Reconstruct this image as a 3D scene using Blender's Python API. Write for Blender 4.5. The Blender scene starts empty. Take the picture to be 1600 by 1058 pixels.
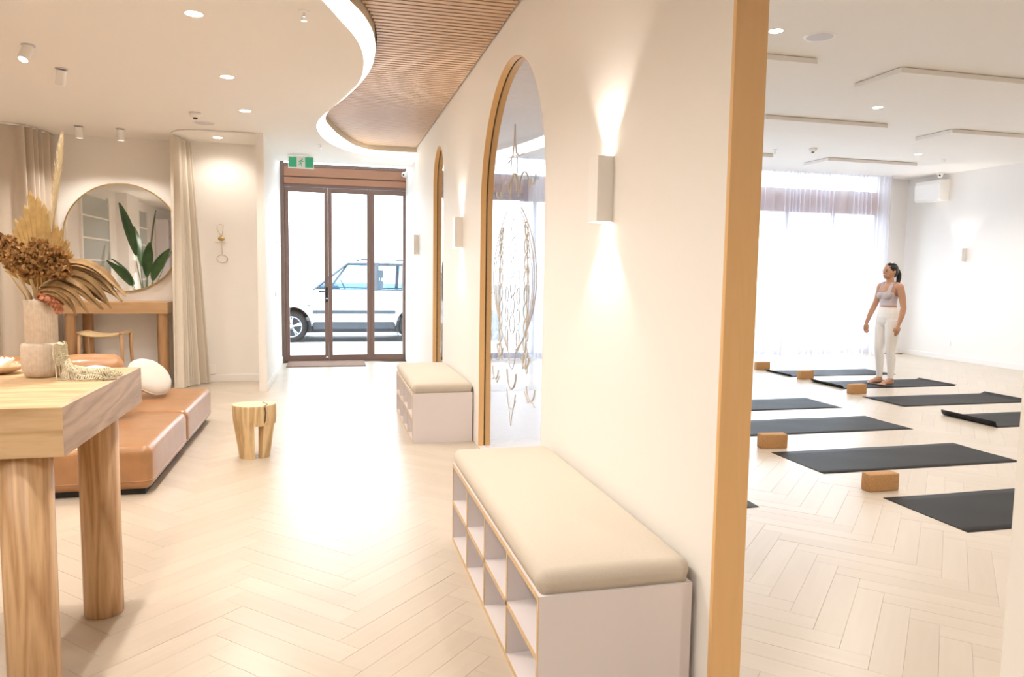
import bpy, bmesh, math, random
import numpy as np
from mathutils import Vector, Matrix, Euler
random.seed(7)
SC = bpy.context.scene
COL = SC.collection
PI = math.pi

# ------------------------------------------------------------------ camera
CAM_H = 1.42
def make_camera():
    yaw, pit, rol = 0.2450037, -0.08924359, 0.01488368
    fw = Vector((math.sin(yaw)*math.cos(pit), math.cos(yaw)*math.cos(pit), math.sin(pit)))
    r = Vector((math.cos(yaw), -math.sin(yaw), 0)); u = r.cross(fw)
    c, s = math.cos(rol), math.sin(rol)
    r2 = c*r + s*u; u2 = -s*r + c*u
    cam = bpy.data.cameras.new('camera'); o = bpy.data.objects.new('camera', cam); COL.objects.link(o)
    M = Matrix((r2, u2, -fw)).transposed().to_4x4(); M.translation = (0, 0, CAM_H)
    o.matrix_world = M
    cam.sensor_width = 36; cam.lens = 36*1139.8/1600; cam.clip_start = .02; cam.clip_end = 500
    SC.camera = o
make_camera()
# ------------------------------------------------------------------ world and exposure
W = bpy.data.worlds.new('sky'); SC.world = W; W.use_nodes = True
bg = W.node_tree.nodes['Background']; bg.inputs[0].default_value = (.80, .91, 1, 1); bg.inputs[1].default_value = 6.2
SC.view_settings.view_transform = 'Standard'; SC.view_settings.look = 'None'
SC.view_settings.gamma = 1; SC.view_settings.use_curve_mapping = False
SC.view_settings.exposure = 0.58
SC.cycles.max_bounces = 10; SC.cycles.diffuse_bounces = 6; SC.cycles.transparent_max_bounces = 16
def portal(name, loc, rot, sx, sy):
    l = bpy.data.lights.new(name, 'AREA'); l.shape = 'RECTANGLE'; l.size = sx; l.size_y = sy; l.cycles.is_portal = True
    o = bpy.data.objects.new(name, l); COL.objects.link(o); o.location = loc; o.rotation_euler = rot
portal('door_daylight_portal', (.26, 12.0, 1.6), (-PI/2, 0, 0), 1.95, 3.3)
portal('studio_daylight_portal', (5.6, 12.0, 1.6), (-PI/2, 0, 0), 8.7, 3.3)
WARM = (1, .915, .825); NEUT = (1, .92, .85)
P_DOWN = 68; P_SCONCE = 13; P_STUDIO = 104

# ------------------------------------------------------------------ materials
MATS = {}
def nodes(name):
    m = bpy.data.materials.new(name); m.use_nodes = True; MATS[name] = m
    nt = m.node_tree; return m, nt, nt.nodes['Principled BSDF'], nt.nodes, nt.links
def plain(name, col, rough=.5, metal=0, spec=.5, noise=0, nscale=20, bump=0, bscale=200, coat=0, sheen=0):
    m, nt, b, N, L = nodes(name)
    b.inputs['Base Color'].default_value = (*col, 1); b.inputs['Roughness'].default_value = rough
    b.inputs['Metallic'].default_value = metal; b.inputs['Specular IOR Level'].default_value = spec
    if coat: b.inputs['Coat Weight'].default_value = coat
    if sheen: b.inputs['Sheen Weight'].default_value = sheen
    tc = N.new('ShaderNodeTexCoord')
    if noise:
        t = N.new('ShaderNodeTexNoise'); t.inputs['Scale'].default_value = nscale; t.inputs['Detail'].default_value = 4
        L.new(tc.outputs['Object'], t.inputs['Vector'])
        r = N.new('ShaderNodeMapRange'); r.inputs[1].default_value = .3; r.inputs[2].default_value = .7
        r.inputs[3].default_value = 1-noise; r.inputs[4].default_value = 1+noise*.4
        L.new(t.outputs['Fac'], r.inputs[0])
        x = N.new('ShaderNodeMix'); x.data_type = 'RGBA'; x.blend_type = 'MULTIPLY'; x.inputs[0].default_value = 1
        x.inputs[6].default_value = (*col, 1); L.new(r.outputs[0], x.inputs[7]); L.new(x.outputs[2], b.inputs['Base Color'])
    if bump:
        t2 = N.new('ShaderNodeTexNoise'); t2.inputs['Scale'].default_value = bscale; t2.inputs['Detail'].default_value = 3
        L.new(tc.outputs['Object'], t2.inputs['Vector'])
        bp = N.new('ShaderNodeBump'); bp.inputs['Strength'].default_value = bump; bp.inputs['Distance'].default_value = .01
        L.new(t2.outputs['Fac'], bp.inputs['Height']); L.new(bp.outputs['Normal'], b.inputs['Normal'])
    return m
def wood(name, c1, c2, axis='X', scale=1.0, rough=.45, contrast=1.0):
    m, nt, b, N, L = nodes(name)
    tc = N.new('ShaderNodeTexCoord'); mp = N.new('ShaderNodeMapping')
    s = {'X': (.9, 8, 8), 'Y': (8, .9, 8), 'Z': (8, 8, .7)}[axis]
    mp.inputs['Scale'].default_value = [v*scale for v in s]; L.new(tc.outputs['Object'], mp.inputs['Vector'])
    n1 = N.new('ShaderNodeTexNoise'); n1.inputs['Scale'].default_value = 1.0; n1.inputs['Detail'].default_value = 1.5; n1.inputs['Distortion'].default_value = .3
    L.new(mp.outputs[0], n1.inputs['Vector'])
    mm = N.new('ShaderNodeMath'); mm.operation = 'MULTIPLY'; mm.inputs[1].default_value = 7; L.new(n1.outputs['Fac'], mm.inputs[0])
    fr = N.new('ShaderNodeMath'); fr.operation = 'PINGPONG'; fr.inputs[1].default_value = .5; L.new(mm.outputs[0], fr.inputs[0])
    n2 = N.new('ShaderNodeTexNoise'); n2.inputs['Scale'].default_value = 12; n2.inputs['Detail'].default_value = 5
    L.new(mp.outputs[0], n2.inputs['Vector'])
    ad = N.new('ShaderNodeMath'); ad.operation = 'MULTIPLY_ADD'; ad.inputs[1].default_value = 1.2*contrast; ad.inputs[2].default_value = 0
    L.new(fr.outputs[0], ad.inputs[0])
    ad2 = N.new('ShaderNodeMath'); ad2.operation = 'MULTIPLY_ADD'; ad2.inputs[1].default_value = .7*contrast; L.new(n2.outputs['Fac'], ad2.inputs[0]); L.new(ad.outputs[0], ad2.inputs[2])
    cr = N.new('ShaderNodeValToRGB'); cr.color_ramp.elements[0].position = .15; cr.color_ramp.elements[1].position = .9
    cr.color_ramp.elements[0].color = (*c1, 1); cr.color_ramp.elements[1].color = (*c2, 1)
    L.new(ad2.outputs[0], cr.inputs[0]); L.new(cr.outputs[0], b.inputs['Base Color'])
    b.inputs['Roughness'].default_value = rough
    return m
def glass(name, tint=(1, 1, 1), ior=1.5, rough=0.0):
    m = bpy.data.materials.new(name); m.use_nodes = True; MATS[name] = m
    nt = m.node_tree; N = nt.nodes; L = nt.links; N.clear()
    o = N.new('ShaderNodeOutputMaterial'); t = N.new('ShaderNodeBsdfTransparent'); g = N.new('ShaderNodeBsdfGlossy'); x = N.new('ShaderNodeMixShader'); f = N.new('ShaderNodeLayerWeight'); f.inputs[0].default_value = .5
    t.inputs[0].default_value = (*tint, 1); g.inputs['Roughness'].default_value = rough; r0 = ((ior-1)/(ior+1))**2
    p5 = N.new('ShaderNodeMath'); p5.operation = 'POWER'; p5.inputs[1].default_value = 5; L.new(f.outputs['Facing'], p5.inputs[0])
    sk = N.new('ShaderNodeMath'); sk.operation = 'MULTIPLY_ADD'; sk.inputs[1].default_value = 1-r0; sk.inputs[2].default_value = r0; L.new(p5.outputs[0], sk.inputs[0])
    L.new(sk.outputs[0], x.inputs[0]); L.new(t.outputs[0], x.inputs[1]); L.new(g.outputs[0], x.inputs[2]); L.new(x.outputs[0], o.inputs[0])
    return m
def sheer(name, col, trans=.5, translucent=.35):
    m = bpy.data.materials.new(name); m.use_nodes = True; MATS[name] = m
    nt = m.node_tree; N = nt.nodes; L = nt.links; N.clear()
    o = N.new('ShaderNodeOutputMaterial'); t = N.new('ShaderNodeBsdfTransparent'); d = N.new('ShaderNodeBsdfDiffuse'); tl = N.new('ShaderNodeBsdfTranslucent')
    a = N.new('ShaderNodeMixShader'); b = N.new('ShaderNodeMixShader')
    d.inputs[0].default_value = (*col, 1); tl.inputs[0].default_value = (*col, 1)
    a.inputs[0].default_value = translucent; L.new(d.outputs[0], a.inputs[1]); L.new(tl.outputs[0], a.inputs[2])
    b.inputs[0].default_value = trans; L.new(a.outputs[0], b.inputs[1]); L.new(t.outputs[0], b.inputs[2]); L.new(b.outputs[0], o.inputs[0])
    return m
def emit(name, col, s):
    m, nt, b, N, L = nodes(name)
    b.inputs['Base Color'].default_value = (.8, .8, .8, 1)
    b.inputs['Emission Color'].default_value = (*col, 1); b.inputs['Emission Strength'].default_value = s
    return m
def floor_mat():
    m, nt, b, N, L = nodes('oak_planks')
    uv = N.new('ShaderNodeUVMap'); ge = N.new('ShaderNodeNewGeometry'); oi = N.new('ShaderNodeObjectInfo')
    sm = N.new('ShaderNodeMath'); sm.operation = 'ADD'; L.new(ge.outputs['Random Per Island'], sm.inputs[0]); L.new(oi.outputs['Random'], sm.inputs[1])
    fr = N.new('ShaderNodeMath'); fr.operation = 'FRACT'; L.new(sm.outputs[0], fr.inputs[0])
    cb = N.new('ShaderNodeCombineXYZ'); ml = N.new('ShaderNodeMath'); ml.operation = 'MULTIPLY'; ml.inputs[1].default_value = 37; L.new(fr.outputs[0], ml.inputs[0]); L.new(ml.outputs[0], cb.inputs[2])
    va = N.new('ShaderNodeVectorMath'); va.operation = 'ADD'; L.new(uv.outputs[0], va.inputs[0]); L.new(cb.outputs[0], va.inputs[1])
    mp = N.new('ShaderNodeMapping'); mp.inputs['Scale'].default_value = (2.5, 26, 1); L.new(va.outputs[0], mp.inputs['Vector'])
    n = N.new('ShaderNodeTexNoise'); n.inputs['Scale'].default_value = 1; n.inputs['Detail'].default_value = 5; n.inputs['Distortion'].default_value = .4; L.new(mp.outputs[0], n.inputs['Vector'])
    ad = N.new('ShaderNodeMath'); ad.operation = 'MULTIPLY_ADD'; ad.inputs[1].default_value = .55; L.new(n.outputs['Fac'], ad.inputs[0])
    m2 = N.new('ShaderNodeMath'); m2.operation = 'MULTIPLY'; m2.inputs[1].default_value = .36; L.new(fr.outputs[0], m2.inputs[0]); L.new(m2.outputs[0], ad.inputs[2])
    cr = N.new('ShaderNodeValToRGB'); e = cr.color_ramp.elements
    e[0].position = .1; e[0].color = (.525, .45, .36, 1); e[1].position = .95; e[1].color = (.62, .545, .45, 1)
    L.new(ad.outputs[0], cr.inputs[0]); L.new(cr.outputs[0], b.inputs['Base Color'])
    b.inputs['Roughness'].default_value = .3; b.inputs['Specular IOR Level'].default_value = .5
    return m
plain('wall_white', (.86, .835, .80), .6, spec=.25, bump=.02, bscale=60)
plain('ceiling_white', (.86, .83, .79), .8, spec=.2)
plain('fascia_cream', (.72, .62, .48), .7, spec=.2)
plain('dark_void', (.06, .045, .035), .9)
floor_mat()
plain('floor_base', (.48, .40, .30), .6)
wood('trim_oak', (.76, .47, .205), (.80, .51, .235), 'Z', 1.5, .45, .5)
wood('slat_wood', (.58, .40, .265), (.66, .47, .32), 'X', 1, .4, .6)
wood('table_oak', (.47, .285, .14), (.70, .49, .28), 'X', 1.0, .4)
wood('table_side', (.40, .25, .15), (.66, .47, .32), 'Y', 1.0, .4)
wood('leg_oak', (.42, .225, .10), (.70, .46, .25), 'Z', 1.3, .4)
wood('console_oak', (.46, .28, .14), (.56, .36, .19), 'X', 1, .45, .6)
wood('console_leg', (.40, .22, .10), (.50, .30, .15), 'Z', 1, .45, .6)
wood('log_wood', (.40, .25, .10), (.74, .55, .31), 'Z', .9, .6)
wood('log_top', (.66, .50, .28), (.80, .66, .43), 'X', 1.6, .6)
plain('log_dark', (.13, .08, .04), .8, noise=.4, nscale=40)
plain('edge_ply', (.66, .47, .27), .5, noise=.12, nscale=60)
plain('laminate_white', (.74, .69, .69), .45, spec=.4)
plain('cushion_cream', (.59, .53, .445), .85, spec=.15, noise=.06, nscale=250, bump=.15, bscale=900, sheen=.1)
plain('leather_tan', (.40, .20, .085), .29, spec=.55, noise=.14, nscale=9, bump=.12, bscale=140)
plain('plinth_black', (.012, .011, .011), .6)
plain('pillow_white', (.70, .655, .59), .85, spec=.15, bump=.2, bscale=400, sheen=.1)
plain('curtain_beige', (.60, .52, .43), .9, spec=.1, noise=.05, nscale=200)
plain('curtain_oat', (.72, .655, .56), .9, spec=.1, noise=.05, nscale=200)
plain('bronze', (.235, .150, .125), .4, spec=.5)
plain('header_bronze', (.44, .225, .14), .45, metal=.1, spec=.5)
plain('black_metal', (.02, .02, .022), .4)
plain('chrome', (.8, .8, .8), .15, metal=1)
plain('white_metal', (.88, .86, .83), .45, spec=.4)
plain('grey_mesh', (.62, .60, .62), .6)
plain('lens_black', (.01, .01, .012), .1)
plain('brass', (.62, .44, .20), .3, metal=1)
plain('cord_cream', (.60, .50, .36), .8)
plain('mirror', (.93, .93, .93), .015, metal=1)
plain('mat_charcoal', (.016, .0145, .014), .55, spec=.2, noise=.1, nscale=400, bump=.15, bscale=1500)
plain('cork', (.52, .29, .125), .75, spec=.2, noise=.25, nscale=120)
plain('doormat', (.27, .18, .14), .95, spec=.05, noise=.2, nscale=300)
plain('ceramic', (.70, .60, .49), .75, spec=.2, noise=.12, nscale=60)
plain('dried_palm', (.60, .405, .165), .75, spec=.2, noise=.2, nscale=30)
plain('pampas', (.84, .72, .50), .9, spec=.1)
plain('dried_brown', (.42, .225, .085), .8, spec=.1, noise=.4, nscale=60)
plain('dried_leaf', (.40, .25, .115), .7, spec=.2, noise=.35, nscale=25)
plain('dried_pink', (.70, .33, .20), .8, spec=.1, noise=.4, nscale=50)
plain('stem_straw', (.56, .38, .17), .8)
plain('crochet', (.86, .76, .55), .9, spec=.1, bump=.8, bscale=200)
plain('shell_white', (.86, .82, .74), .6)
plain('bowl_wood', (.62, .44, .26), .55, noise=.2, nscale=20)
plain('rattan', (.58, .42, .22), .8, noise=.25, nscale=150)
plain('exit_green', (.05, .50, .27), .4)
plain('sign_white', (.88, .88, .86), .4)
plain('skin', (.50, .27, .165), .5, spec=.3)
plain('lilac_top', (.53, .47, .48), .85, spec=.1)
plain('white_leggings', (.80, .765, .73), .8, spec=.1)
plain('hair_black', (.012, .010, .012), .35)
plain('lips', (.40, .13, .10), .5)
plain('car_paint', (.74, .76, .78), .25, spec=.5, coat=.5)
plain('car_trim', (.06, .07, .085), .5)
plain('tyre', (.025, .025, .027), .8)
plain('alloy', (.62, .64, .67), .3, metal=.8)
plain('car_seat', (.09, .10, .12), .7)
plain('asphalt', (.20, .20, .205), .9, noise=.2, nscale=40)
plain('footpath', (.50, .52, .53), .85, noise=.1, nscale=8)
plain('leaf_green', (.045, .115, .035), .35, spec=.5, noise=.3, nscale=6)
plain('stalk_green', (.10, .17, .05), .5)
plain('pot_white', (.8, .78, .76), .5)
plain('soil', (.03, .022, .016), .9)
plain('glass_ink', (.56, .52, .46), .5, spec=.3)
glass('pane_clear', (.97, .99, 1))
glass('pane_arch', (.97, .98, 1), 1.6)
glass('car_glass', (.75, .87, .95))
sheer('sheer_white', (.86, .86, .93), .5, .6)
emit('led_white', (1, .92, .80), 2.4)
emit('lamp_glow', (1, .90, .76), 14)
emit('lamp_glow_soft', (1, .90, .78), 9)
def block_mat():
    m, nt, b, N, L = nodes('glass_block')
    b.inputs['Base Color'].default_value = (.50, .54, .52, 1); b.inputs['Roughness'].default_value = .25
    tc = N.new('ShaderNodeTexCoord'); w = N.new('ShaderNodeTexWave'); w.bands_direction = 'Y'; w.inputs['Scale'].default_value = 6; w.inputs['Distortion'].default_value = 1
    L.new(tc.outputs['Object'], w.inputs['Vector'])
    bp = N.new('ShaderNodeBump'); bp.inputs['Strength'].default_value = .5; L.new(w.outputs['Fac'], bp.inputs['Height']); L.new(bp.outputs[0], b.inputs['Normal'])
block_mat()

# ------------------------------------------------------------------ mesh helpers
class MB:
    def __init__(s): s.v = []; s.f = []; s.mi = []
    def add(s, vs, fs, mi=0):
        k = len(s.v); s.v += [tuple(v) for v in vs]; s.f += [tuple(i+k for i in f) for f in fs]; s.mi += [mi]*len(fs); return s
    def box(s, x0, x1, y0, y1, z0, z1, mi=0):
        v = [(x, y, z) for x in (x0, x1) for y in (y0, y1) for z in (z0, z1)]
        return s.add(v, [(0, 1, 3, 2), (4, 6, 7, 5), (0, 4, 5, 1), (2, 3, 7, 6), (0, 2, 6, 4), (1, 5, 7, 3)], mi)
    def loft(s, rings, closed=True, cap=True, mi=0):
        n = len(rings[0]); v = [p for r in rings for p in r]; f = []
        for i in range(len(rings)-1):
            for j in range(n if closed else n-1):
                a = i*n+j; b = i*n+(j+1) % n; f.append((a, b, b+n, a+n))
        if cap and closed: f.append(tuple(range(n-1, -1, -1))); f.append(tuple(range((len(rings)-1)*n, len(rings)*n)))
        return s.add(v, f, mi)
    def lathe(s, prof, c=(0, 0, 0), n=32, ax='z', mi=0, cap=True):
        rings = []
        for r, h in prof:
            ring = []
            for j in range(n):
                a = 2*PI*j/n; p = (r*math.cos(a), r*math.sin(a), h)
                if ax == 'y': p = (p[0], -p[2], p[1])
                if ax == 'x': p = (p[2], p[1], -p[0])
                ring.append((p[0]+c[0], p[1]+c[1], p[2]+c[2]))
            rings.append(ring)
        return s.loft(rings, True, cap, mi)
    def tube(s, pts, r, n=8, mi=0, flat=None, closed=False, cap=True):
        pts = [Vector(p) for p in pts]; m = len(pts); rings = []; up = Vector((0, 0, 1)); prev = None
        for i, p in enumerate(pts):
            if closed: t = pts[(i+1) % m]-pts[i-1]
            else: t = pts[min(i+1, m-1)]-pts[max(i-1, 0)]
            if t.length < 1e-9: t = Vector((0, 0, 1))
            t.normalize()
            if prev is None:
                a = t.cross(up)
                if a.length < .05: a = t.cross(Vector((1, 0, 0)))
            else: a = prev - t*prev.dot(t)
            a.normalize(); prev = a; b = t.cross(a)
            rr = r[i] if isinstance(r, (list, tuple)) else r
            ra, rb = rr if isinstance(rr, tuple) else (rr, rr)
            rings.append([p + a*ra*math.cos(2*PI*j/n) + b*rb*math.sin(2*PI*j/n) for j in range(n)])
        if closed: rings.append(rings[0])
        return s.loft(rings, True, cap and not closed, mi)
    def ellipsoid(s, c, r, nu=20, nv=12, mi=0):
        rings = [[(c[0]+r[0]*math.sin(PI*i/nv)*math.cos(2*PI*j/nu), c[1]+r[1]*math.sin(PI*i/nv)*math.sin(2*PI*j/nu), c[2]-r[2]*math.cos(PI*i/nv)) for j in range(nu)] for i in range(nv+1)]
        e = 1e-4
        return s.loft(rings, True, False, mi)
    def mesh(s, name, mats, smooth=False):
        me = bpy.data.meshes.new(name); me.from_pydata(s.v, [], s.f)
        for m in (mats if isinstance(mats, (list, tuple)) else [mats]): me.materials.append(MATS[m])
        if any(s.mi): me.polygons.foreach_set('material_index', s.mi)
        if smooth: me.polygons.foreach_set('use_smooth', [True]*len(s.f))
        me.validate(); me.update(); return me
    def build(s, name, mats, parent=None, smooth=False, bevel=0, seg=2, weld=False):
        me = s.mesh(name, mats, smooth)
        if weld or bevel:
            bm = bmesh.new(); bm.from_mesh(me); bmesh.ops.remove_doubles(bm, verts=bm.verts, dist=1e-5)
            bmesh.ops.recalc_face_normals(bm, faces=bm.faces)
            if bevel: bmesh.ops.bevel(bm, geom=[e for e in bm.edges if e.calc_face_angle(0) > .5], offset=bevel, segments=seg, profile=.5, affect='EDGES', clamp_overlap=True)
            bm.to_mesh(me); bm.free()
            if smooth: me.polygons.foreach_set('use_smooth', [True]*len(me.polygons))
        return link(name, me, parent)
def link(name, me, parent=None):
    o = bpy.data.objects.new(name, me); COL.objects.link(o)
    if parent is not None: o.parent = parent
    return o
def tag(o, label, cat, group=None):
    o['label'] = label; o['category'] = cat
    if group: o['group'] = group
    return o
def thing(name, label, cat, loc=(0, 0, 0), rz=0, group=None):
    o = bpy.data.objects.new(name, None); COL.objects.link(o); o.location = loc; o.rotation_euler = (0, 0, rz)
    o.empty_display_size = .1
    return tag(o, label, cat, group)
def struct(o, label=None):
    o['kind'] = 'structure'
    if label: o['label'] = label
    return o
def dup(root, label=None):
    def cp(o, par):
        c = o.copy(); COL.objects.link(c); c.parent = par
        for ch in [k for k in KIDS(o)]: cp(ch, c)
        return c
    r = cp(root, None)
    if label: r['label'] = label
    return r
def KIDS(o): return [c for c in list(bpy.data.objects) if c.parent == o]
def spot(name, parent, loc, power, col=WARM, size=110, blend=.7, rad=.04, rot=(0, 0, 0)):
    l = bpy.data.lights.new(name, 'SPOT'); l.energy = power; l.color = col; l.spot_size = math.radians(size); l.spot_blend = blend; l.shadow_soft_size = rad
    o = bpy.data.objects.new(name, l); COL.objects.link(o); o.location = loc; o.rotation_euler = rot
    if parent: o.parent = parent
    return o
def hermite(nodes, n):
    p = np.array(nodes, float); d = np.r_[0, np.cumsum(np.hypot(*np.diff(p, axis=0).T))]
    m = np.gradient(p, d, axis=0); t = np.linspace(0, d[-1], n); out = []
    for q in t:
        i = min(max(np.searchsorted(d, q)-1, 0), len(d)-2); h = d[i+1]-d[i]; s = (q-d[i])/h
        out.append((2*s**3-3*s**2+1)*p[i]+(s**3-2*s**2+s)*h*m[i]+(-2*s**3+3*s**2)*p[i+1]+(s**3-s**2)*h*m[i+1])
    return np.array(out)
def rbox(name, sx, sy, sz, r, mat, parent=None, bulge=0, seg=5, sub=0):
    bm = bmesh.new(); bmesh.ops.create_cube(bm, size=1)
    for v in bm.verts: v.co = Vector((v.co.x*sx, v.co.y*sy, v.co.z*sz))
    bmesh.ops.bevel(bm, geom=list(bm.edges), offset=r, segments=seg, profile=.5, affect='EDGES')
    if sub:
        bmesh.ops.subdivide_edges(bm, edges=[e for e in bm.edges if e.calc_length() > min(sx, sy)*.3], cuts=sub, use_grid_fill=True)
    if bulge:
        for v in bm.verts:
            x, y = v.co.x/(sx/2), v.co.y/(sy/2); k = max(0, 1-x*x)*max(0, 1-y*y)
            if v.co.z > 0: v.co.z += bulge*k
    me = bpy.data.meshes.new(name); bm.to_mesh(me); bm.free(); me.materials.append(MATS[mat]); me.polygons.foreach_set('use_smooth', [True]*len(me.polygons))
    return link(name, me, parent)

# ------------------------------------------------------------------ floor
XW, XE, YS, YN = -4.3, 10.65, -3.5, 11.8       # outer room faces
WX0, WX1 = 1.17, 1.27                           # corridor wall faces
ZC, ZSL, ZST, ZTOP = 2.96, 3.11, 3.29, 3.45
fl = struct(MB().box(XW-.15, XE+.15, YS-.15, YN+.15, -.12, -.012).build('floor', 'floor_base'), 'pale oak herringbone plank floor')
def herringbone():
    Wp, n = .11, 6; Lp = Wp*n; g = .0003
    c = math.sqrt(.5)
    cells = []
    R = 60
    for j in range(-30, 31):
        for k in range(-180, 181):
            for (u0, v0, a) in ((k+n*j, k-n*j, 0), (k+n*j, k+1-n*j, 1)):
                cu, cv = (u0+n/2, v0+.5) if a == 0 else (u0+.5, v0+n/2)
                x = (cu-cv)*c*Wp+.1; y = (cu+cv)*c*Wp+3
                if XW-.05 < x < XE+.05 and YS-.05 < y < YN-.15: cells.append((x, y, PI/4 if a == 0 else PI*.75))
    hl, hw = Lp/2-g, Wp/2-g; b = .0007
    vs = [(-hl, -hw, -.012), (hl, -hw, -.012), (hl, hw, -.012), (-hl, hw, -.012), (-hl, -hw, -b), (hl, -hw, -b), (hl, hw, -b), (-hl, hw, -b),
          (-hl+b, -hw+b, 0), (hl-b, -hw+b, 0), (hl-b, hw-b, 0), (-hl+b, hw-b, 0)]
    fs = [(8, 9, 10, 11)] + [(i, (i+1) % 4, (i+1) % 4+4, i+4) for i in range(4)] + [(i+4, (i+1) % 4+4, (i+1) % 4+8, i+8) for i in range(4)]
    def setuv(me, rep):
        uv = me.uv_layers.new(name='UVMap'); idx = np.zeros(len(me.loops), int); me.loops.foreach_get('vertex_index', idx)
        base = np.array([(v[0], v[1]) for v in vs]); uv.data.foreach_set('uv', base[idx % 12].ravel())
    me = bpy.data.meshes.new('plank'); me.from_pydata(vs, [], fs); me.materials.append(MATS['oak_planks']); setuv(me, 1)
    # which planks show largest: in the corridor or through the doorway, near the camera
    yaw = .245
    def score(x, y):
        d = math.hypot(x, y); a = math.atan2(x, y)-yaw
        if y < 1.5 or abs(a) > .63: return 1e9
        if d*math.cos(a) < 2.4: return 1e9
        if x > WX1:
            yy = y/x*1.2
            if not (1.0 < yy < 2.03): return 1e9
        elif x > WX0: return 1e9
        if x < -1.2 and y < 3.0: return 1e9
        return d
    cells.sort(key=lambda q: score(q[0], q[1]))
    for i, (x, y, a) in enumerate(cells[:300]):
        o = link('plank', me, fl); o.location = (x, y, random.uniform(-.0004, .0004)); o.rotation_euler = (0, 0, a)
    V = []; F = []
    for (x, y, a) in cells[300:]:
        ca, sa = math.cos(a), math.sin(a); k = len(V)
        V += [(x+ca*p[0]-sa*p[1], y+sa*p[0]+ca*p[1], p[2]) for p in vs]; F += [tuple(i+k for i in f) for f in fs]
    m2 = bpy.data.meshes.new('plank_field'); m2.from_pydata(V, [], F); m2.materials.append(MATS['oak_planks']); setuv(m2, 1)
    o = link('plank_field', m2, fl); o['kind'] = 'stuff'
herringbone()

# ------------------------------------------------------------------ walls
AR1 = dict(c=4.87, r=.905, s=1.93); AR2 = dict(c=8.145, r=.395, s=2.41)
DW = (1.006, 2.017, 2.75)
def wall_corridor():
    ys = sorted(set([YS, YN, DW[0], DW[1]] + [a['c']+a['r']*math.cos(PI*k/40) for a in (AR1, AR2) for k in range(41)]))
    m = MB()
    for y0, y1 in zip(ys, ys[1:]):
        ym = (y0+y1)/2; z = [0, 0]; hole = False
        if DW[0] < ym < DW[1]: z = [DW[2]]*2; hole = True
        for a in (AR1, AR2):
            if abs(ym-a['c']) < a['r']:
                z = [a['s']+math.sqrt(max(0, a['r']**2-(y-a['c'])**2)) for y in (y0, y1)]; hole = True
        for x, fl_ in ((WX0, 0), (WX1, 1)):
            q = [(x, y0, z[0]), (x, y1, z[1]), (x, y1, ZTOP), (x, y0, ZTOP)]
            m.add(q, [(0, 1, 2, 3)] if fl_ else [(3, 2, 1, 0)])
        if hole: m.add([(WX0, y0, z[0]), (WX0, y1, z[1]), (WX1, y1, z[1]), (WX1, y0, z[0])], [(0, 1, 2, 3)])
    for y, zt in ((YS, 0), (YN, 0), (DW[0], 1), (DW[1], 1), (AR1['c']-AR1['r'], 2), (AR1['c']+AR1['r'], 2), (AR2['c']-AR2['r'], 3), (AR2['c']+AR2['r'], 3)):
        z1 = [ZTOP, DW[2], AR1['s'], AR2['s']][zt]
        m.add([(WX0, y, 0), (WX1, y, 0), (WX1, y, z1), (WX0, y, z1)], [(0, 1, 2, 3)])
    struct(m.build('wall_corridor', 'wall_white'), 'long white partition wall with arches between corridor and studio')
wall_corridor()
def wbox(name, *b, mat='wall_white', label=None): return struct(MB().box(*b).build(name, mat), label)
wbox('wall_back', XW, -.81, 9.75, 9.9, 0, ZTOP, label='beige lit wall behind the round mirror')
wbox('wall_left', -.808, -.722, 8.89, YN+.15, 0, ZTOP, label='short white wall beside the entrance doors')
wbox('wall_west', XW-.15, XW, YS, 9.9, 0, ZTOP)
wbox('wall_south', XW-.15, XE+.15, YS-.15, YS, 0, ZTOP)
wbox('wall_east', XE, XE+.15, YS, YN+.15, 0, ZTOP, label='white side wall of the yoga studio')
wbox('wall_north', 9.95, XE, YN, YN+.15, 0, ZTOP)
wbox('wall_north_pier', WX0, 1.40, YN-.002, YN+.15, 0, ZTOP)
for nm, b in (('baseboard_back', (-3.0, -.81, 9.735, 9.75, 0, .09)), ('baseboard_east', (XE-.014, XE, YS, YN, 0, .09)), ('baseboard_left', (-.722, -.71, 8.89, 11.74, 0, .085))):
    struct(MB().box(*b).build(nm, 'wall_white', bevel=.003))

# ------------------------------------------------------------------ ceilings, cove, slats
A_N = [(-1.0, -3.5), (-1.0, 1.5), (-.8, 2.5), (-.5, 3.3), (-.2, 4.05), (-.033, 4.467), (.067, 4.767), (.179, 5.117), (.24, 5.47), (.259, 5.803), (.239, 6.299), (.146, 6.784), (.026, 7.351), (-.066, 7.74), (-.124, 8.192), (-.098, 8.749), (.046, 9.398), (.248, 9.824), (.506, 10.113), (.85, 10.33), (1.17, 10.42)]
Q_N = [(-.88, -3.5), (-.88, 1.5), (-.68, 2.5), (-.38, 3.3), (-.08, 4.05), (.07, 4.54), (.128, 4.69), (.206, 4.88), (.29, 5.2), (.328, 5.5), (.342, 5.85), (.329, 6.22), (.278, 6.61), (.182, 7.12), (.1, 7.47), (0, 7.9), (-.035, 8.3), (.035, 8.84), (.2, 9.52), (.37, 9.98), (.54, 10.19), (.85, 10.235), (1.17, 10.25)]
A = hermite(A_N, 240); Q = hermite(Q_N, 240)
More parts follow.
